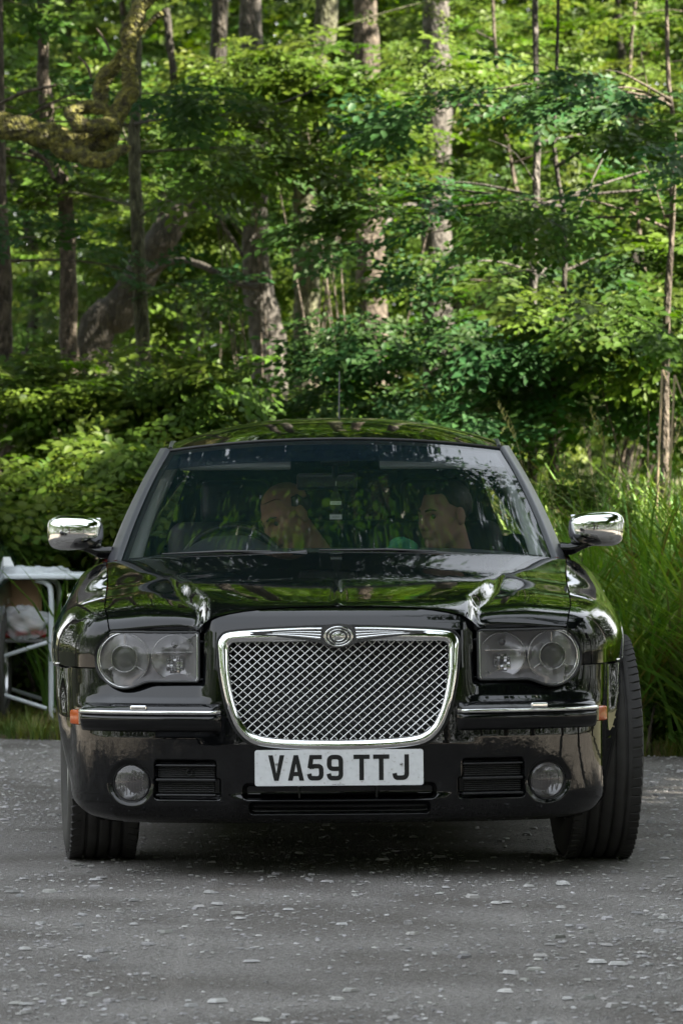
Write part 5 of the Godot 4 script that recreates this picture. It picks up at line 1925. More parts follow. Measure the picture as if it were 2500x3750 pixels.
func wood() -> void:
	M.leaf = leaf_mat(1.0)
	M.bark_dark = bark_mat(lin(0.012, 0.01, 0.008), lin(0.026, 0.022, 0.017), lin(0.05, 0.042, 0.032), 31)
	M.bark_brown = bark_mat(lin(0.028, 0.022, 0.016), lin(0.065, 0.05, 0.038), lin(0.13, 0.105, 0.08), 33)
	M.bark_grey = bark_mat(lin(0.026, 0.023, 0.02), lin(0.058, 0.052, 0.046), lin(0.115, 0.102, 0.09), 35)
	M.bark_green = bark_mat(lin(0.03, 0.028, 0.016), lin(0.06, 0.062, 0.035), lin(0.115, 0.115, 0.065), 37)
	M.moss = bark_mat(lin(0.022, 0.018, 0.012), lin(0.075, 0.072, 0.017), lin(0.2, 0.19, 0.032), 39)
	M.moss.uv1_scale = Vector3.ONE * 2.2
	M.moss.heightmap_scale = 4.0
	M.pale_stone = mat(lin(0.42, 0.41, 0.40), 0.85)
	for k in 3: SP.append(spray(100 + k, 0.42, 0.072, 1.0, 30))
	for k in 3: CL.append(clump(200 + k, 0.55, 0.15, 22))
	for k in 2: FAR.append(clump(300 + k, 0.6, 0.10, 40))
	WEED.append(spray(400, 0.09, 0.035, 1.2, 12))
	var up := func(x: float, dist: float, top: float) -> Vector3:
		var p := px(x, 0, dist)
		return Vector3(p.x, top, p.z)
	# trunks seen behind the car
	tree("thin brown trunk at the picture's edge beyond the folding table", [px(14, 1250, 26), px(6, 900, 26), px(2, 600, 26), px(-12, 200, 26), (up.call(-40, 26, 9.0))], [0.075, 0.07, 0.065, 0.06, 0.04], M.bark_brown, 1, {"boughs": 5, "low": 0.45, "tone": ELDER, "crown": 260})
	tree("slender pinkish-brown trunk with a kink behind the car's chrome mirror", [px(190, 1200, 28), px(178, 1000, 28), px(160, 800, 28), px(156, 560, 28), px(148, 430, 28), px(118, 370, 28), px(105, 200, 28), px(98, -40, 28), (up.call(90, 28, 10.0))], [0.085, 0.072, 0.062, 0.056, 0.05, 0.048, 0.045, 0.04, 0.02], M.bark_brown, 2, {"boughs": 8, "low": 0.6, "tone": HAZEL, "crown": 420})
	tree("straight thin grey-green trunk rising behind the windscreen corner", [px(338, 1150, 27), px(332, 900, 27), px(322, 680, 27), px(315, 500, 27), px(308, 300, 27), px(314, 100, 27), (up.call(320, 27, 9.5))], [0.058, 0.05, 0.046, 0.042, 0.04, 0.036, 0.02], M.bark_green, 3,
		{"boughs": 9, "low": 0.5, "tone": BEECH, "crown": 420, "limbs": [[[px(308, 285, 27), px(420, 266, 26.4), px(560, 262, 26), px(640, 238, 25.8), px(700, 215, 25.6), px(770, 178, 25.4)], [0.016, 0.013, 0.01, 0.008, 0.006], M.bark_grey], [[px(480, 262, 26.2), px(560, 285, 26), px(640, 300, 25.6)], [0.008, 0.006, 0.004], M.bark_grey]]})
	tree("dark leaning trunk forking low among the shadows", [px(170, 930, 33), px(215, 810, 33), px(270, 720, 33), px(330, 620, 33), px(385, 530, 33), px(440, 430, 33.5), px(480, 300, 34), px(505, 60, 34), (up.call(520, 34, 11.0))], [0.17, 0.15, 0.14, 0.13, 0.12, 0.105, 0.09, 0.07, 0.03], M.bark_dark, 4,
		{"boughs": 8, "low": 0.5, "tone": HAZEL, "crown": 420, "limbs": [[[px(300, 680, 33), px(350, 625, 32.6), px(410, 598, 32.3), px(470, 612, 32), px(540, 650, 31.8), px(600, 660, 31.6)], [0.075, 0.06, 0.05, 0.04, 0.025]], [[px(385, 530, 33), px(372, 430, 33), px(378, 330, 33), px(400, 200, 33), px(380, 20, 33)], [0.08, 0.07, 0.06, 0.05, 0.03]], [[px(440, 430, 33.4), px(500, 500, 33), px(560, 590, 32.8)], [0.04, 0.03, 0.015]]]})
	tree("stout grey trunk with a swollen sunlit foot behind the driver's side of the roof", [px(615, 1000, 35), px(622, 860, 35), px(612, 760, 35), px(592, 660, 35), px(588, 540, 35), px(586, 300, 35), px(590, 150, 35), px(576, -30, 35), (up.call(570, 35, 12.0))], [0.15, 0.15, 0.145, 0.12, 0.108, 0.104, 0.098, 0.09, 0.04], M.bark_grey, 5,
		{"boughs": 7, "low": 0.5, "tone": BEECH, "crown": 430, "limbs": [[[px(590, 560, 35), px(540, 520, 35), px(505, 440, 35), px(490, 330, 35)], [0.05, 0.04, 0.03, 0.015]]]})
	tree("mossy brown trunk in line with the car's number plate", [px(706, 1000, 34), px(705, 800, 34), px(702, 560, 34), px(702, 380, 34), px(718, 200, 34), px(732, 80, 34), px(752, -40, 34), (up.call(790, 34, 11.0))], [0.12, 0.11, 0.105, 0.1, 0.095, 0.09, 0.085, 0.04], M.bark_green, 6, {"boughs": 7, "low": 0.5, "tone": OAK, "crown": 420})
	tree("rough dark brown trunk behind the middle of the roof", [px(858, 1000, 40), px(856, 800, 40), px(850, 500, 40), px(846, 200, 40), px(838, -60, 40), (up.call(830, 40, 12.5))], [0.16, 0.15, 0.135, 0.125, 0.115, 0.05], M.bark_brown, 7, {"boughs": 8, "low": 0.4, "tone": BEECH, "crown": 430, "limbs": [[[px(850, 560, 40), px(800, 520, 39), px(770, 560, 38.5)], [0.05, 0.04, 0.02]]]})
	tree("smooth pale grey trunk lit along one edge behind the passenger's side of the roof", [px(1010, 1100, 37), px(1008, 900, 37), px(1003, 650, 37), px(1002, 400, 37), px(1004, 200, 37), px(1000, -60, 37), (up.call(1000, 37, 12.0))], [0.15, 0.145, 0.138, 0.132, 0.13, 0.12, 0.05], M.bark_grey, 8, {"boughs": 6, "low": 0.5, "tone": BEECH, "crown": 430, "limbs": [[[px(1000, 520, 37), px(940, 470, 36.5), px(880, 520, 36)], [0.04, 0.03, 0.02]]]})
	tree("thin straight grey sapling stem above the car's door mirror", [px(1221, 1100, 26), px(1222, 900, 26), px(1223, 700, 26), px(1228, 500, 26), px(1232, 300, 26), px(1228, 40, 26), (up.call(1215, 26, 7.5))], [0.032, 0.029, 0.026, 0.024, 0.022, 0.018, 0.008], M.bark_grey, 9,
		{"boughs": 10, "low": 0.3, "tone": ELDER, "crown": 150, "crown_size": Vector3(1.6, 1.5, 1.6), "limbs": [[[px(1224, 620, 26), px(1190, 560, 25.6), px(1130, 480, 25.2), px(1060, 440, 25)], [0.009, 0.007, 0.004]], [[px(1228, 420, 26), px(1180, 350, 25.8), px(1120, 320, 25.5)], [0.008, 0.006, 0.003]]]})
	tree("dark wavy sapling stem beside the thin grey one", [px(1262, 1050, 25), px(1270, 880, 25), px(1290, 720, 25), px(1296, 520, 25), px(1272, 330, 25), px(1280, 60, 25), (up.call(1290, 25, 6.5))], [0.022, 0.02, 0.018, 0.016, 0.014, 0.01, 0.006], M.bark_dark, 10, {"boughs": 9, "low": 0.25, "tone": HAZEL, "crown": 120, "crown_size": Vector3(1.4, 1.3, 1.4), "limbs": [[[px(1294, 620, 25), px(1330, 480, 25), px(1400, 330, 25.3)], [0.009, 0.007, 0.004], M.bark_grey]]})
	tree("bare twiggy sapling standing in the tall grass", [px(1522, 1000, 24), px(1528, 800, 24), px(1540, 560, 24), px(1546, 300, 24), px(1530, 60, 24), (up.call(1530, 24, 6.5))], [0.026, 0.022, 0.019, 0.016, 0.012, 0.006], M.bark_brown, 12, {"boughs": 8, "low": 0.3, "tone": ELDER, "density": 5.0, "crown": 120, "crown_size": Vector3(1.4, 1.3, 1.4), "limbs": [[[px(1540, 560, 24), px(1500, 420, 24), px(1440, 320, 24)], [0.008, 0.006, 0.003]], [[px(1544, 420, 24), px(1500, 260, 24), px(1470, 120, 24)], [0.008, 0.006, 0.003]]]})
	moss_bough()
	# more trunks deeper in, and crowns above the frame
	var r := RandomNumberGenerator.new()
	r.seed = 500
	for k in range(4, 28):
		var x := lerpf(-9.0, 9.0, (k + r.randf()) / 16.0) if k < 16 else (r.randf_range(12.0, 21.0) if k % 2 else -r.randf_range(7.0, 20.0))
		var z := -r.randf_range(31.0, 46.0) if k < 16 else -r.randf_range(17.0, 34.0)
		var rad := r.randf_range(0.06, 0.13)
		tree("tree standing deep in the wood among many others, its foot hidden by leaves", [Vector3(x, 0, z), Vector3(x + r.randf_range(-0.3, 0.3), 1.8, z), Vector3(x + r.randf_range(-0.8, 0.8), 4.2, z + 0.2), Vector3(x + r.randf_range(-1.3, 1.3), 7.5, z), Vector3(x + r.randf_range(-1.5, 1.5), 11.0, z)], [rad, rad * 0.9, rad * 0.75, rad * 0.6, rad * 0.3], [M.bark_brown, M.bark_dark, M.bark_green][k % 3], 600 + k, {"group": "trees deep in the wood", "boughs": 16 if k < 16 else 0, "low": 0.05, "high": 0.8, "spread": 1.3, "tone": [BEECH, OAK, HAZEL, BEECH][k % 4], "crown": 620 if k < 16 else 700, "crown_size": Vector3(3.0, 2.6, 3.0) if k < 16 else Vector3(4.0, 4.0, 4.0)})
	# trees round the lot, outside the frame, that shade it
	var lot := [Vector3(9.6, 0, -3.6), Vector3(9.2, 0, 0.6), Vector3(9.8, 0, 4.8), Vector3(9.4, 0, 9.4), Vector3(9.0, 0, 14.0), Vector3(8.0, 0, 19.0), Vector3(6.5, 0, 24.0), Vector3(1.5, 0, 22.0), Vector3(-4.0, 0, 25.0), Vector3(3.0, 0, 31.0), Vector3(-10.0, 0, 22.0), Vector3(-10.0, 0, -9.0), Vector3(-5.0, 0, -9.0), Vector3(5.8, 0, -8.4)]
	for k in lot.size():
		var p: Vector3 = lot[k]
		var top := r.randf_range(9.0, 11.0)
		tree("tall broad tree at the edge of the gravel lot, its crown spreading over the ground", [p, p + Vector3(0.1, 3.0, 0.1), p + Vector3(-0.2, 6.5, 0.0), p + Vector3(-0.6, top, 0.1)], [0.28, 0.22, 0.17, 0.08], M.bark_grey, 800 + k, {"group": "trees round the gravel lot", "boughs": 0, "tone": HAZEL, "crown": 2600 if k < 7 else (1100 if k < 12 else 1250), "crown_size": Vector3(3.4, 4.0, 3.2) if k < 12 else Vector3(4.0, 2.6, 2.6), "lean": Vector3(-0.8, -0.8, 0) if k < 12 else Vector3(-p.x * 0.5, 0.4, 1.2)})
	for k in 4:
		var x: float = [1.55, 2.4, 3.3, -3.3][k]
		var z := -r.randf_range(13.5, 21.0)
		tree("slim young beech at the edge of the wood with layered leaves", [Vector3(x, 0, z), Vector3(x + r.randf_range(-0.2, 0.2), 2.0, z), Vector3(x + r.randf_range(-0.4, 0.4), 4.5, z), Vector3(x + r.randf_range(-0.5, 0.5), 7.0, z)], [0.024, 0.02, 0.015, 0.007], M.bark_brown, 700 + k, {"group": "young beeches at the wood's edge", "boughs": 15, "low": 0.34, "high": 0.95, "spread": 0.8, "density": 10.0, "tone": [BEECH, OAK, BEECH, HAZEL][k]})
	undergrowth()

func moss_bough() -> void:
	var d := 24.0
	var at := px(-330, 1600, d)
	var root_at := Vector3(at.x, land(at.x, at.z), at.z)
	var o := thing("tree", "old oak outside the frame reaching in with one twisted mossy bough", "tree", root_at)
	var g := Geo.new()
	bark_tube(g, curve([Vector3(0, -0.1, 0), Vector3(0.05, 1.5, 0), Vector3(0.0, 3.2, 0), Vector3(-0.3, 5.5, 0), Vector3(-0.5, 9.0, 0)], 8), [0.3, 0.27, 0.26, 0.25, 0.25, 0.24, 0.24, 0.23, 0.22, 0.22, 0.2, 0.2, 0.2, 0.18, 0.18, 0.17, 0.16, 0.15, 0.14, 0.13, 0.12, 0.12, 0.11, 0.1, 0.1, 0.1, 0.09, 0.08, 0.07, 0.06, 0.05], 16, 71, 0.05)
	put(g, "trunk", M.bark_dark, o)
	var limb := func(pts: Array, rad: Array, m: Material, called: String, rough: float) -> void:
		var q := []
		for p in pts: q.append((p as Vector3) - root_at)
		var path := curve(q, 12)
		var rr := []
		for k in path.size():
			var t := float(k) / (path.size() - 1) * (rad.size() - 1)
			rr.append(lerpf(rad[int(t)], rad[mini(int(t) + 1, rad.size() - 1)], fmod(t, 1.0)))
		var h := Geo.new()
		var lump := FastNoiseLite.new()
		lump.seed = 75
		lump.frequency = 5.0
		for k in path.size():
			rr[k] *= 1.0 + 0.28 * lump.get_noise_3dv(path[k] + root_at)
			path[k] += Vector3(lump.get_noise_3dv(path[k] * 1.3), lump.get_noise_3dv(path[k] * 1.3 + Vector3(3, 1, 2)), 0) * rr[k] * 0.7
		bark_tube(h, path, rr, 18, 72, rough * 1.5)
		put(h, called, m, o)
	limb.call([px(-325, 250, d), px(-160, 270, d), px(-20, 288, d), px(60, 296, d), px(120, 318, d), px(180, 335, d), px(235, 318, d), px(275, 275, d), px(292, 215, d), px(296, 130, d), px(300, 60, d), px(330, 15, d), px(380, -40, d)], [0.15, 0.1, 0.074, 0.07, 0.072, 0.076, 0.066, 0.056, 0.05, 0.046, 0.043, 0.038, 0.028], M.moss, "mossy_bough", 0.016)
	limb.call([px(150, 335, d), px(205, 362, d - 0.1), px(255, 360, d - 0.1), px(300, 335, d)], [0.054, 0.05, 0.044, 0.02], M.moss, "mossy_stub", 0.014)
	limb.call([px(268, 285, d - 0.05), px(235, 290, d - 0.15), px(190, 285, d - 0.15), px(165, 262, d - 0.1), px(190, 243, d), px(230, 248, d), px(262, 258, d)], [0.044, 0.042, 0.042, 0.038, 0.036, 0.034, 0.022], M.moss, "mossy_stub", 0.014)
	limb.call([px(228, 250, d + 0.1), px(232, 205, d + 0.12), px(250, 165, d + 0.12), px(275, 130, d + 0.1), px(325, 70, d + 0.2), px(375, 30, d + 0.2)], [0.04, 0.042, 0.04, 0.035, 0.026, 0.018], M.moss, "mossy_stub", 0.012)
	limb.call([px(210, 180, d), px(200, 150, d), px(180, 130, d)], [0.009, 0.007, 0.004], M.bark_brown, "twig", 0.001)
	limb.call([px(255, 120, d), px(240, 90, d), px(222, 65, d)], [0.009, 0.007, 0.004], M.bark_brown, "twig", 0.001)
	limb.call([px(130, 195, d + 0.3), px(90, 205, d + 0.3), px(40, 218, d + 0.3), px(0, 240, d + 0.3)], [0.008, 0.01, 0.011, 0.012], M.bark_brown, "twig", 0.001)
	limb.call([px(68, 345, d + 0.3), px(105, 370, d + 0.3), px(125, 410, d + 0.3)], [0.014, 0.012, 0.009], M.bark_brown, "twig", 0.001)
	var r := RandomNumberGenerator.new()
	r.seed = 73
	var where := []
	var tints := []
	tall_crown(r, Vector3(0.0, 9.5, 0), Vector3(3.0, 2.0, 3.0), 500, HAZEL, where, tints)
	foliage(o, "crown", CL, M.leaf, where, tints)

func shrub(label: String, at: Vector3, size: Vector3, count: int, base: Color, sd: int, kinds: Array, group := "", called := "shrub") -> void:
	var r := RandomNumberGenerator.new()
	r.seed = sd
	var foot := Vector3(at.x, land(at.x, at.z), at.z)
	var o := thing(called, label, "shrub", foot, 0.0, group)
	var where := []
	var tints := []
	var bark := Geo.new()
	var c := at - foot
	for k in maxi(5, count / 26):
		var a := r.randf() * TAU
		var b := r.randf_range(-0.9, 1.0)
		var e := c + Vector3(cos(a) * size.x * sqrt(1 - b * b) * r.randf_range(0.6, 1.0), b * size.y, sin(a) * size.z * r.randf_range(0.5, 1.0))
		var s := Vector3(c.x * 0.5 + r.randf_range(-0.15, 0.15), 0.0, r.randf_range(-0.15, 0.15))
		var mid := s.lerp(e, 0.55) + Vector3(0, 0.1, 0)
		bark.tube(curve([s, mid, e], 4), [0.012, 0.01, 0.008, 0.007, 0.006, 0.005, 0.004, 0.003, 0.002], 5, false)
		for i in 26:
			var p := e + Vector3(r.randfn() * 0.22 * size.x, r.randfn() * 0.07, r.randfn() * 0.25 * size.z)
			where.append(turn_spray(r, r.randf() * TAU, 0.5, r.randf_range(0.65, 1.1), p))
			tints.append(tint(r, base))
	put(bark, "stems", M.bark_brown, o).set_meta("kind", "stuff")
	foliage(o, "foliage", kinds, M.leaf, where, tints)

func undergrowth() -> void:
	shrub("young beech spreading a flat sunlit layer of leaves behind the folding table", px(250, 905, 25) , Vector3(0.70, 0.11, 0.5), 210, BEECH, 901, SP)
	shrub("leafy bush with bright green tips beside the windscreen pillar", px(270, 1090, 24), Vector3(0.5, 0.14, 0.4), 170, BEECH, 902, SP)
	shrub("low green bush behind the car's chrome mirror over the table", px(90, 1210, 23), Vector3(0.6, 0.28, 0.45), 260, BEECH, 903, SP)
	shrub("dark low bramble under the folding table", px(60, 1400, 23.5), Vector3(0.6, 0.25, 0.4), 150, BEECH, 904, SP)
	shrub("dense bush just above the edge of the roof on the driver's side", px(480, 960, 25), Vector3(0.7, 0.34, 0.7), 150, BEECH, 905, SP)
	shrub("broad dark green bush behind the middle of the roof", px(720, 900, 26), Vector3(0.8, 0.36, 0.7), 150, BEECH, 906, SP)
	shrub("blue-green leafy bush behind the passenger's side of the roof", px(1000, 860, 25), Vector3(0.8, 0.38, 0.7), 190, ELDER, 907, SP)
	shrub("tall blue-green thicket behind the seeding grass", px(1300, 800, 25.5), Vector3(0.9, 0.5, 0.7), 210, ELDER, 908, SP)
	shrub("dim thicket above the tall grass at the picture's edge", px(1500, 760, 25), Vector3(0.8, 0.6, 0.7), 180, BEECH, 909, SP)
	shrub("beech branch with bright leaves across the grey trunks", px(820, 160, 30), Vector3(0.8, 0.12, 0.5), 170, BEECH, 910, SP)
	shrub("hanging beech leaves lit from above between the grey trunks", px(640, 330, 31), Vector3(0.9, 0.3, 0.5), 240, BEECH, 911, SP)
	shrub("sunlit hazel bush glowing in the clearing between the dark trunks", px(470, 640, 37), Vector3(1.0, 0.9, 0.6), 420, BEECH, 912, SP)
	shrub("sunlit bush glowing deep behind the thin saplings", px(1390, 620, 36), Vector3(1.2, 0.7, 0.6), 340, BEECH, 913, SP)
	# the mass of leaves deep in the wood
	var r := RandomNumberGenerator.new()
	r.seed = 950
	var f := FastNoiseLite.new()
	f.seed = 6
	f.frequency = 0.35
	f.fractal_octaves = 2
	for q in [[-27.0, -40.0, 7.0, 8.0, 5200, 0.95], [-40.0, -62.0, 12.0, 15.0, 8500, 1.5], [-60.0, -85.0, 22.0, 24.0, 12000, 3.0]]:
		var where := []
		var tints := []
		while where.size() < q[4]:
			var z: float = r.randf_range(q[0], q[1])
			var x: float = r.randf_range(-q[2], q[2])
			var y: float = land(x, z) + r.randf() * q[3]
			if f.get_noise_3d(x, y * 1.6, z) < r.randf_range(-0.25, 0.2): continue
			where.append(turn_spray(r, r.randf() * TAU, 0.6, q[5] * r.randf_range(0.7, 1.2), Vector3(x, y, z)))
			tints.append(tint(r, [BEECH, HAZEL, OAK, BEECH][r.randi() % 4]))
		var o := thing("undergrowth", ["tangled leaves of the understorey between the trunks", "green mass of leaves deep in the wood", "far wall of leaves closing the wood"][0 if q[0] > -30 else (1 if q[0] > -50 else 2)], "undergrowth", Vector3.ZERO)
		o.set_meta("kind", "stuff")
		foliage(o, "leaves", SP if q[5] < 2.0 else FAR, M.leaf, where, tints)
	var where := []
	var tints := []
	for i in 8500:
		var a := r.randf_range(-1.05, PI + 1.05)         # the sides of the lot and behind the lens
		var R := r.randf_range(24.0, 30.0)
		where.append(turn_spray(r, r.randf() * TAU, 0.6, r.randf_range(2.0, 3.4), Vector3(cos(a) * R, pow(r.randf(), 0.8) * 9.0, 4.0 + sin(a) * R * 1.25)))
		tints.append(tint(r, BEECH))
	var h := thing("treeline", "leafy treeline closing the far sides of the gravel lot", "trees", Vector3.ZERO)
	h.set_meta("kind", "stuff")
	foliage(h, "leaves", FAR, M.leaf, where, tints)

# ---------------------------------------------------------------- verge: grass
func tuft(sd: int, blades: int, h: float, lean: float, w: float) -> Mesh:
	var r := RandomNumberGenerator.new()
	r.seed = sd
	var g := Geo.new()
	for k in blades:
		var a := r.randf() * TAU
		var d := Vector3(cos(a), 0, sin(a))
		var s := Vector3(-sin(a), 0, cos(a))
		var p := d * r.randf() * 0.05
		var hh := h * r.randf_range(0.55, 1.1)
		var ln := lean * r.randf_range(0.4, 1.3)
		var prev := []
		for i in 6:
			var t := i / 5.0
			var c := p + Vector3.UP * hh * (t - 0.22 * ln * t * t * t) + d * ln * hh * t * t
			var ww := w * (1.0 - pow(t, 1.6)) + 0.0006
			var m := (d * -1.0 + Vector3.UP * (0.3 + ln * t)).normalized()
			var i0 := g.vert(c - s * ww, (m - s * 0.4).normalized())
			var i1 := g.vert(c + s * ww, (m + s * 0.4).normalized())
			if prev.size(): g.quad(prev[0], prev[1], i1, i0)
			prev = [i0, i1]
	return g.mesh()

func verge() -> void:
	M.grass = leaf_mat(0.8)
	var r := RandomNumberGenerator.new()
	r.seed = 1001
	var tall := []
	for k in 3: tall.append(tuft(1100 + k, 9, 1.2, 0.85, 0.0135))
	var short := []
	for k in 2: short.append(tuft(1200 + k, 16, 0.12, 0.6, 0.0028))
	var where := []
	var tints := []
	while where.size() < 2300:
		var x := r.randf_range(0.95, 4.6)
		var z := verge_z(x) - 0.12 - pow(r.randf(), 1.4) * 4.6
		if x < 1.15 + 0.1 * (-z - 6.0) * 0.0 and z > -7.2: continue
		var s := r.randf_range(0.7, 1.35) * lerpf(0.75, 1.0, sst(0.2, 1.4, verge_z(x) - z))
		where.append(Transform3D(Basis(Vector3.UP, r.randf() * TAU).scaled(Vector3(1.0, s, 1.0)), Vector3(x, land(x, z) - 0.02, z)))
		tints.append(tint(r, [Color(0.15, 0.27, 0.04), Color(0.19, 0.30, 0.045), Color(0.11, 0.21, 0.04)][r.randi() % 3] if r.randf() < 0.88 else Color(0.22, 0.20, 0.08), 0.3))
	while where.size() < 2700:      # thinner behind the car
		var x := r.randf_range(-1.6, 1.2)
		var z := verge_z(x) - 0.8 - r.randf() * 4.0
		where.append(Transform3D(Basis(Vector3.UP, r.randf() * TAU).scaled(Vector3.ONE * r.randf_range(0.4, 0.9)), Vector3(x, land(x, z) - 0.02, z)))
		tints.append(tint(r, Color(0.10, 0.19, 0.035), 0.3))
	var o := thing("grass", "long arching grass growing beside the car's flank", "grass")
	o.set_meta("kind", "stuff")
	foliage(o, "blades", tall, M.grass, where, tints)
	where = []
	tints = []
	for i in 2600:
		var x := r.randf_range(-4.5, 4.5)
		var z := verge_z(x) - 0.02 - pow(r.randf(), 2.0) * 1.6
		where.append(Transform3D(Basis(Vector3.UP, r.randf() * TAU).scaled(Vector3.ONE * r.randf_range(0.5, 1.1)), Vector3(x, land(x, z) * sst(0.0, 0.4, verge_z(x) - z) - 0.01, z)))
		tints.append(tint(r, Color(0.15, 0.20, 0.045) if r.randf() < 0.8 else Color(0.2, 0.17, 0.08), 0.3))
	o = thing("grass", "short mown grass along the edge of the gravel", "grass")
	o.set_meta("kind", "stuff")
	foliage(o, "blades", short, M.grass, where, tints)
	# seeding stalks over the long grass
	var sm := Geo.new()
	sm.tube(curve([Vector3.ZERO, Vector3(0.02, 0.7, 0), Vector3(0.12, 1.35, 0.0), Vector3(0.2, 1.5, 0)], 5), [0.0022, 0.002, 0.0018, 0.0015, 0.001], 4, false)
	for k in 16:
		var t := k / 16.0
		leaf(sm, Vector3(0.12 + 0.08 * t, 1.33 + 0.17 * t, 0), Vector3(cos(k * 2.4) * 0.5, 0.8, sin(k * 2.4) * 0.5).normalized(), Vector3(0, 0.3, 1), 0.028, 0.008)
	where = []
	tints = []
	for i in 55:
		var x := r.randf_range(0.9, 4.0)
		var z := verge_z(x) - 0.6 - r.randf() * 3.4
		where.append(Transform3D((Basis(Vector3.UP, r.randf() * TAU) * Basis(Vector3.RIGHT, r.randf_range(-0.25, 0.25))).scaled(Vector3.ONE * r.randf_range(0.7, 1.15)), Vector3(x, land(x, z), z)))
		tints.append(tint(r, Color(0.24, 0.24, 0.10), 0.3))
	o = thing("grass_stalks", "pale seeding stalks standing above the long grass", "grass")
	o.set_meta("kind", "stuff")
	foliage(o, "stalks", [sm.mesh()], M.grass, where, tints)
	# broad-leaved weeds and dead stems in the grass
	for q in [[1260, 1545, 20.2], [1340, 1140, 21.5], [1500, 1650, 19.6], [1490, 1420, 20.6], [1420, 1240, 21.5]]:
		var p := px(q[0], q[1], q[2])
		shrub("broad-leaved green weed in the long grass", Vector3(p.x, maxf(p.y, 0.12), p.z), Vector3(0.14, 0.08, 0.12), 26, BEECH, 1300 + q[0], WEED, "weeds in the long grass", "weed")
	for q in [[1520, 1000, 850, 22.5], [1548, 960, 862, 22.8]]:
		var g := Geo.new()
		var a := px(q[0], q[2], q[3])
		var foot := Vector3(a.x - 0.05, land(a.x, a.z), a.z)
		g.tube(curve([Vector3(0, -0.05, 0), Vector3(0.02, (a.y - foot.y) * 0.6, 0), Vector3(0.05, a.y - foot.y, 0)], 6), [0.009, 0.0085, 0.008, 0.007, 0.0065], 7)
		g.tube(PackedVector3Array([Vector3(0.05, a.y - foot.y, 0), Vector3(0.10, a.y - foot.y - 0.14, 0.03)]), [0.007, 0.003], 6)
		tag(put(g, "dead_stem", M.straw, null, Transform3D(Basis(), foot)), "broken dry straw-coloured stem standing in the long grass", "stem", "dead stems in the grass")
	# fallen leaves under the table
	where = []
	tints = []
	var lm := Geo.new()
	leaf(lm, Vector3(-0.03, 0.004, 0), Vector3(1, 0.1, 0).normalized(), Vector3.UP, 0.065, 0.04)
	for i in 2600:
		var x := r.randf_range(-4.5, 3.5)
		var z := verge_z(x) - 0.5 - r.randf() * 4.5
		if x > 1.0 and r.randf() < 0.6: continue
		where.append(Transform3D((Basis(Vector3.UP, r.randf() * TAU) * Basis(Vector3.RIGHT, r.randf_range(-0.5, 0.5))).scaled(Vector3.ONE * r.randf_range(0.7, 1.2)), Vector3(x, land(x, z) + 0.01, z)))
		tints.append(tint(r, Color(0.22, 0.13, 0.075), 0.5))
	o = thing("leaf_litter", "brown fallen leaves on the ground under the trees", "leaves")
	o.set_meta("kind", "stuff")
	foliage(o, "leaves", [lm.mesh()], M.litter, where, tints)

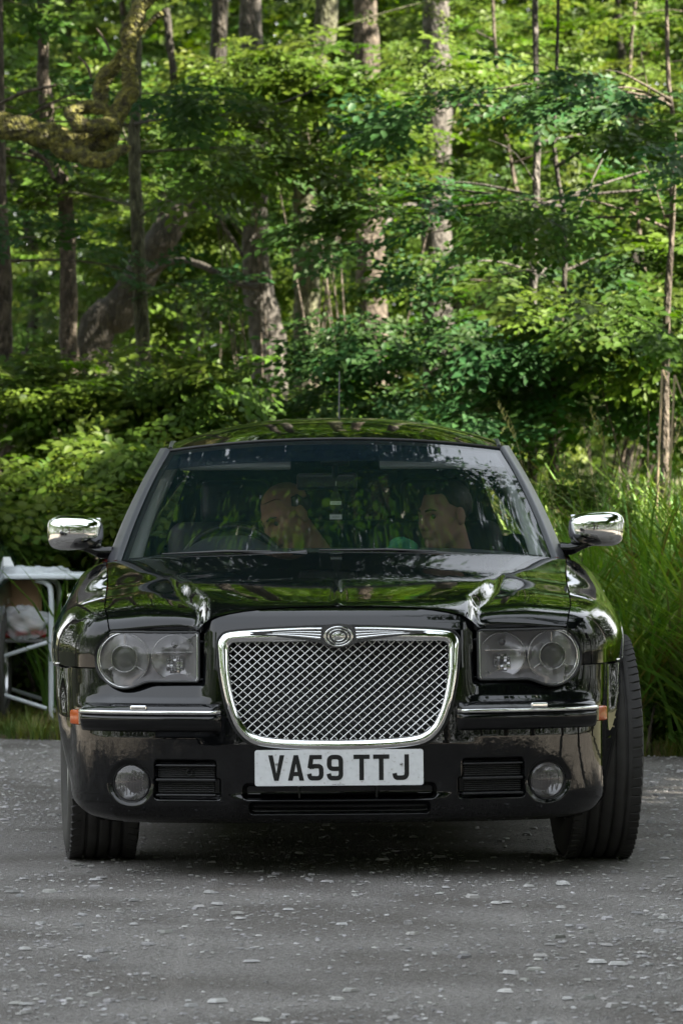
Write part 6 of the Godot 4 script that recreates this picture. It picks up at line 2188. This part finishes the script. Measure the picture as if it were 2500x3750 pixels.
# ---------------------------------------------------------------- folding table, parked cars
func camp() -> void:
	var d := 21.6
	var s := 9646.0 / d
	var leg := px(118, 1680, d)
	var o := thing("folding_table", "white folding camping table with bent tube legs and a cluttered top", "table", Vector3(leg.x - 0.55, 0.03, leg.z - 0.3))
	var bar := func(pts: Array, rad: float, called: String, m: Material) -> void:
		var g := Geo.new()
		g.tube(curve(pts, 6), [rad], 10)
		put(g, called, m, o)
	for zz in [0.3, -0.3]:
		for sx in [-1.0, 1.0]:
			bar.call([Vector3(sx * 0.55, 0.0, zz), Vector3(sx * 0.55, 0.4, zz), Vector3(sx * 0.55, 0.67, zz), Vector3(sx * 0.53, 0.73, zz), Vector3(sx * 0.47, 0.75, zz)], 0.0135, "leg", M.white_tube)
		bar.call([Vector3(-0.53, 0.09, zz + 0.015), Vector3(0.0, 0.26, zz + 0.015), Vector3(0.53, 0.43, zz + 0.015)], 0.011, "brace", M.white_tube)
		bar.call([Vector3(0.53, 0.09, zz + 0.03), Vector3(0.0, 0.26, zz + 0.03), Vector3(-0.53, 0.43, zz + 0.03)], 0.011, "brace", M.white_tube)
	bar.call([Vector3(0.55, 0.07, 0.3), Vector3(0.55, 0.07, 0.0), Vector3(0.55, 0.07, -0.3)], 0.011, "brace", M.white_tube)
	var g := Geo.new()
	g.rbox(Transform3D(Basis(), Vector3(0.06, 0.768, 0)), Vector3(1.36, 0.028, 0.7), 0.01)
	put(g, "tabletop", M.white_tube, o)
	g = Geo.new()
	g.rbox(Transform3D(Basis(), Vector3(0.0, 0.435, 0)), Vector3(1.02, 0.02, 0.5), 0.008)
	put(g, "lower_shelf", M.grey_board, o)
	var base := o.position
	# things on it
	var r := RandomNumberGenerator.new()
	r.seed = 31
	for q in [[0.18, 0.22, 0.46, 0.014, 0.30], [-0.05, 0.15, 0.5, 0.02, 0.3], [0.38, 0.1, 0.3, 0.01, 0.3]]:
		g = Geo.new()
		var P := PackedVector3Array()
		for j in 14:
			for i in 18:
				var u := i / 17.0 - 0.5
				var w := j / 13.0 - 0.5
				var y: float = q[3] + 0.012 * sin(u * 13.0 + q[0] * 40.0) * cos(w * 9.0) + 0.006 * sin(u * 31 + w * 22) - 0.05 * sst(0.40, 0.5, w)
				P.append(Vector3(u * q[2], y + 0.012, w * q[4]))
		g.grid(P, 18, 14, Vector3(0, -1, 0))
		var e := put(g, "plastic_sheet", M.clear_plastic, null, Transform3D(Basis(Vector3.UP, q[0]), base + Vector3(q[0] + 0.08, 0.783, q[1])))
		tag(e, "crumpled clear plastic wrapping spread over the white table's edge", "plastic sheet", "wrappings on the table")
	g = Geo.new()
	g.rbox(Transform3D(Basis(Vector3.UP, 0.2) * Basis(Vector3.RIGHT, 0.25), Vector3.ZERO), Vector3(0.24, 0.012, 0.17), 0.003)
	var bk := put(g, "leaflet", M.paper, null, Transform3D(Basis(), base + Vector3(0.22, 0.84, 0.17)))
	tag(bk, "white leaflet with a blue blot lying on the folding table", "leaflet")
	g = Geo.new()
	g.lathe(PackedVector2Array([Vector2(0, 0.0008), Vector2(0.022, 0.0008), Vector2(0.022, 0)]), Transform3D(Basis(Vector3.UP, 0.2) * Basis(Vector3.RIGHT, 0.25) * Basis(Vector3.RIGHT, -PI / 2) * Basis().scaled(Vector3(1.5, 1.0, 1.0)), Vector3(-0.04, 0.0065, 0.02)), 20)
	put(g, "blue_print", M.blue_print, bk)
	var bx := thing("cardboard_box", "open brown cardboard box on the table's lower shelf", "box", base + Vector3(0.30, 0.445, 0.02))
	g = Geo.new()
	for wv in [[0.0, 0.13, 0.32, 0.26, 0.006], [0.0, -0.13, 0.32, 0.26, 0.006]]:
		g.rbox(Transform3D(Basis(), Vector3(0, 0.15, wv[1])), Vector3(0.34, 0.3, 0.006), 0.002)
	for sx in [-0.17, 0.17]: g.rbox(Transform3D(Basis(), Vector3(sx, 0.15, 0)), Vector3(0.006, 0.3, 0.254), 0.002)
	g.rbox(Transform3D(Basis(), Vector3(0, 0.004, 0)), Vector3(0.33, 0.006, 0.25), 0.002)
	put(g, "carton", M.card, bx)
	g = Geo.new()
	g.rbox(Transform3D(Basis(), Vector3(0.0, 0.24, 0.1345)), Vector3(0.05, 0.12, 0.001), 0.0004, 1)
	put(g, "tape", M.tape, bx)
	g = Geo.new()
	var P := PackedVector3Array()
	for j in 15:
		var b := PI * j / 14 - PI / 2
		for i in 24:
			var a := TAU * i / 24
			var k := 1.0 + 0.13 * sin(a * 3 + b * 5) + 0.08 * sin(a * 7 - b * 6) + r.randf_range(-0.03, 0.03)
			P.append(Vector3(cos(b) * cos(a) * 0.14 * k, 0.08 + sin(b) * 0.08 * k, cos(b) * sin(a) * 0.11 * k))
	g.grid(P, 24, 15, Vector3(0, 0.1, 0), true)
	tag(put(g, "plastic_bag", M.clear_plastic, null, Transform3D(Basis(), base + Vector3(0.40, 0.45, 0.24))), "crumpled clear plastic bag beside the cardboard box", "bag")
	g = Geo.new()
	g.rbox(Transform3D(Basis(), Vector3.ZERO), Vector3(0.26, 0.035, 0.2), 0.012, 3)
	tag(put(g, "red_tray", M.red_paint, null, Transform3D(Basis(Vector3.UP, 0.2), base + Vector3(0.37, 0.467, 0.12))), "flat red tray under the plastic bag on the lower shelf", "tray")
	# a second dark car, seen only as a sliver at the edge; its twin stands behind the lens and shows in the door mirror
	parked("dark green hatchback parked beside the folding table, only its flank in view", px(9, 1655, 21.0), M.green_paint, 0.0)
	parked("dark estate car parked across the lot, mirrored in the saloon's chrome", Vector3(-4.6, 0, 8.6), M.paint, PI * 0.5)

func parked(label: String, edge: Vector3, m: Material, turn: float) -> void:
	var o := thing("parked_car", label, "car", Vector3(edge.x - 0.90, 0, edge.z - 1.9) if turn == 0.0 else edge, turn)
	var rows := [[0.0, 0.80, 0.22], [0.15, 0.86, 0.30], [0.35, 0.885, 0.5], [0.55, 0.89, 0.68], [0.75, 0.87, 0.83], [0.9, 0.82, 0.93], [1.0, 0.76, 0.965]]
	var g := Geo.new()
	for sg: float in [-1.0, 1.0]:
		var P := PackedVector3Array()
		var skip := PackedByteArray()
		for k in 90:
			var z := lerpf(2.1, -2.1, k / 89.0)
			var e := 1.0 - 0.16 * pow(absf(z) / 2.1, 6)
			for j in 24:
				var q := spl(rows, j / 23.0)
				var y: float = q[1] - 0.12 * sst(0.8, 2.1, z) * sst(0.6, 1.0, q[1])
				P.append(Vector3(sg * q[0] * e, y, z))
				var hit := 0
				for ax in [1.3, -1.3]: if Vector2(z - ax, y - 0.32).length() < 0.36: hit = 1
				skip.append(hit)
		g.grid(P, 24, 90, Vector3(0, 0.5, 0), false, skip)
	for e: float in [-1.0, 1.0]:
		var P := PackedVector3Array()
		for j in 10:
			for i in 21:
				var q := spl(rows, j / 9.0)
				var u := i / 10.0 - 1.0
				var y: float = q[1] - (0.12 * sst(0.6, 1.0, q[1]) if e > 0 else 0.0)
				P.append(Vector3(u * q[0] * 0.84, y, e * (2.1 + 0.09 * (1.0 - u * u))))
		g.grid(P, 21, 10, Vector3.ZERO)
	var T := PackedVector3Array()
	for j in 12:
		for i in 13:
			var z := lerpf(2.18, 0.75, j / 11.0)
			var u := i / 6.0 - 1.0
			T.append(Vector3(u * 0.70, 0.86 + 0.12 * (1.0 - z / 2.18) - 0.02 * u * u, z))
	g.grid(T, 13, 12, Vector3.ZERO)
	put(g, "car_body", m, o)
	g = Geo.new()
	T = PackedVector3Array()
	for j in 20:
		for i in 17:
			var u := i / 8.0 - 1.0
			var q := spl([[0.0, 0.74, 0.97, 0.85], [0.3, 0.60, 1.38, 0.2], [0.5, 0.58, 1.46, -0.4], [0.8, 0.58, 1.42, -1.5], [1.0, 0.72, 0.97, -2.1]], j / 19.0)
			T.append(Vector3(u * q[0], q[1] - 0.03 * u * u, q[2]))
	g.grid(T, 17, 20, Vector3(0, 0.9, -0.5))
	put(g, "roof", m, o)
	for sg: float in [-1.0, 1.0]:
		g = Geo.new()
		T = PackedVector3Array()
		for j in 6:
			for i in 15:
				var z := lerpf(0.8, -2.0, i / 14.0)
				var top := lut([[-2.1, 0.98], [-1.5, 1.40], [-0.4, 1.43], [0.2, 1.36], [0.85, 0.98]], z)
				T.append(Vector3(sg * lerpf(0.775, 0.585, (j / 5.0) * (top - 0.97) / 0.46), lerpf(0.96, top, j / 5.0), z))
		g.grid(T, 15, 6, Vector3(0, 1, -0.5))
		put(g, "side_window", M.dark_glass, o)
		g = Geo.new()
		g.rbox(Transform3D(Basis(), Vector3(sg * 0.72, 0.76, -2.13)), Vector3(0.2, 0.18, 0.08), 0.03)
		put(g, "tail_lamp", M.red_lens, o)
		for z in [1.3, -1.3]:
			var w := Node3D.new()
			w.name = "wheel"
			o.add_child(w, true)
			w.transform = Transform3D(Basis(Vector3.UP, PI / 2 * sg), Vector3(sg * 0.77, 0.32, z))
			g = Geo.new()
			g.lathe(PackedVector2Array([Vector2(0.2, 0.09), Vector2(0.26, 0.105), Vector2(0.31, 0.09), Vector2(0.32, 0.06), Vector2(0.32, -0.06), Vector2(0.31, -0.09), Vector2(0.2, -0.09)]), Transform3D(), 36)
			put(g, "tyre", M.rubber, w)
			g = Geo.new()
			g.lathe(PackedVector2Array([Vector2(0.205, 0.09), Vector2(0.2, 0.06), Vector2(0.205, -0.06)]), Transform3D(), 30)
			for k in 6:
				var a := TAU * k / 6
				g.rbox(Transform3D(Basis(Vector3.BACK, a), Vector3(cos(a), sin(a), 0) * 0.11 + Vector3(0, 0, 0.07)), Vector3(0.19, 0.06, 0.03), 0.01)
			put(g, "rim", M.alloy, w)
	g = Geo.new()
	g.rbox(Transform3D(Basis(), Vector3(0, 0.32, 0)), Vector3(1.3, 0.16, 4.0), 0.05)
	put(g, "underbody", M.black_plastic, o)
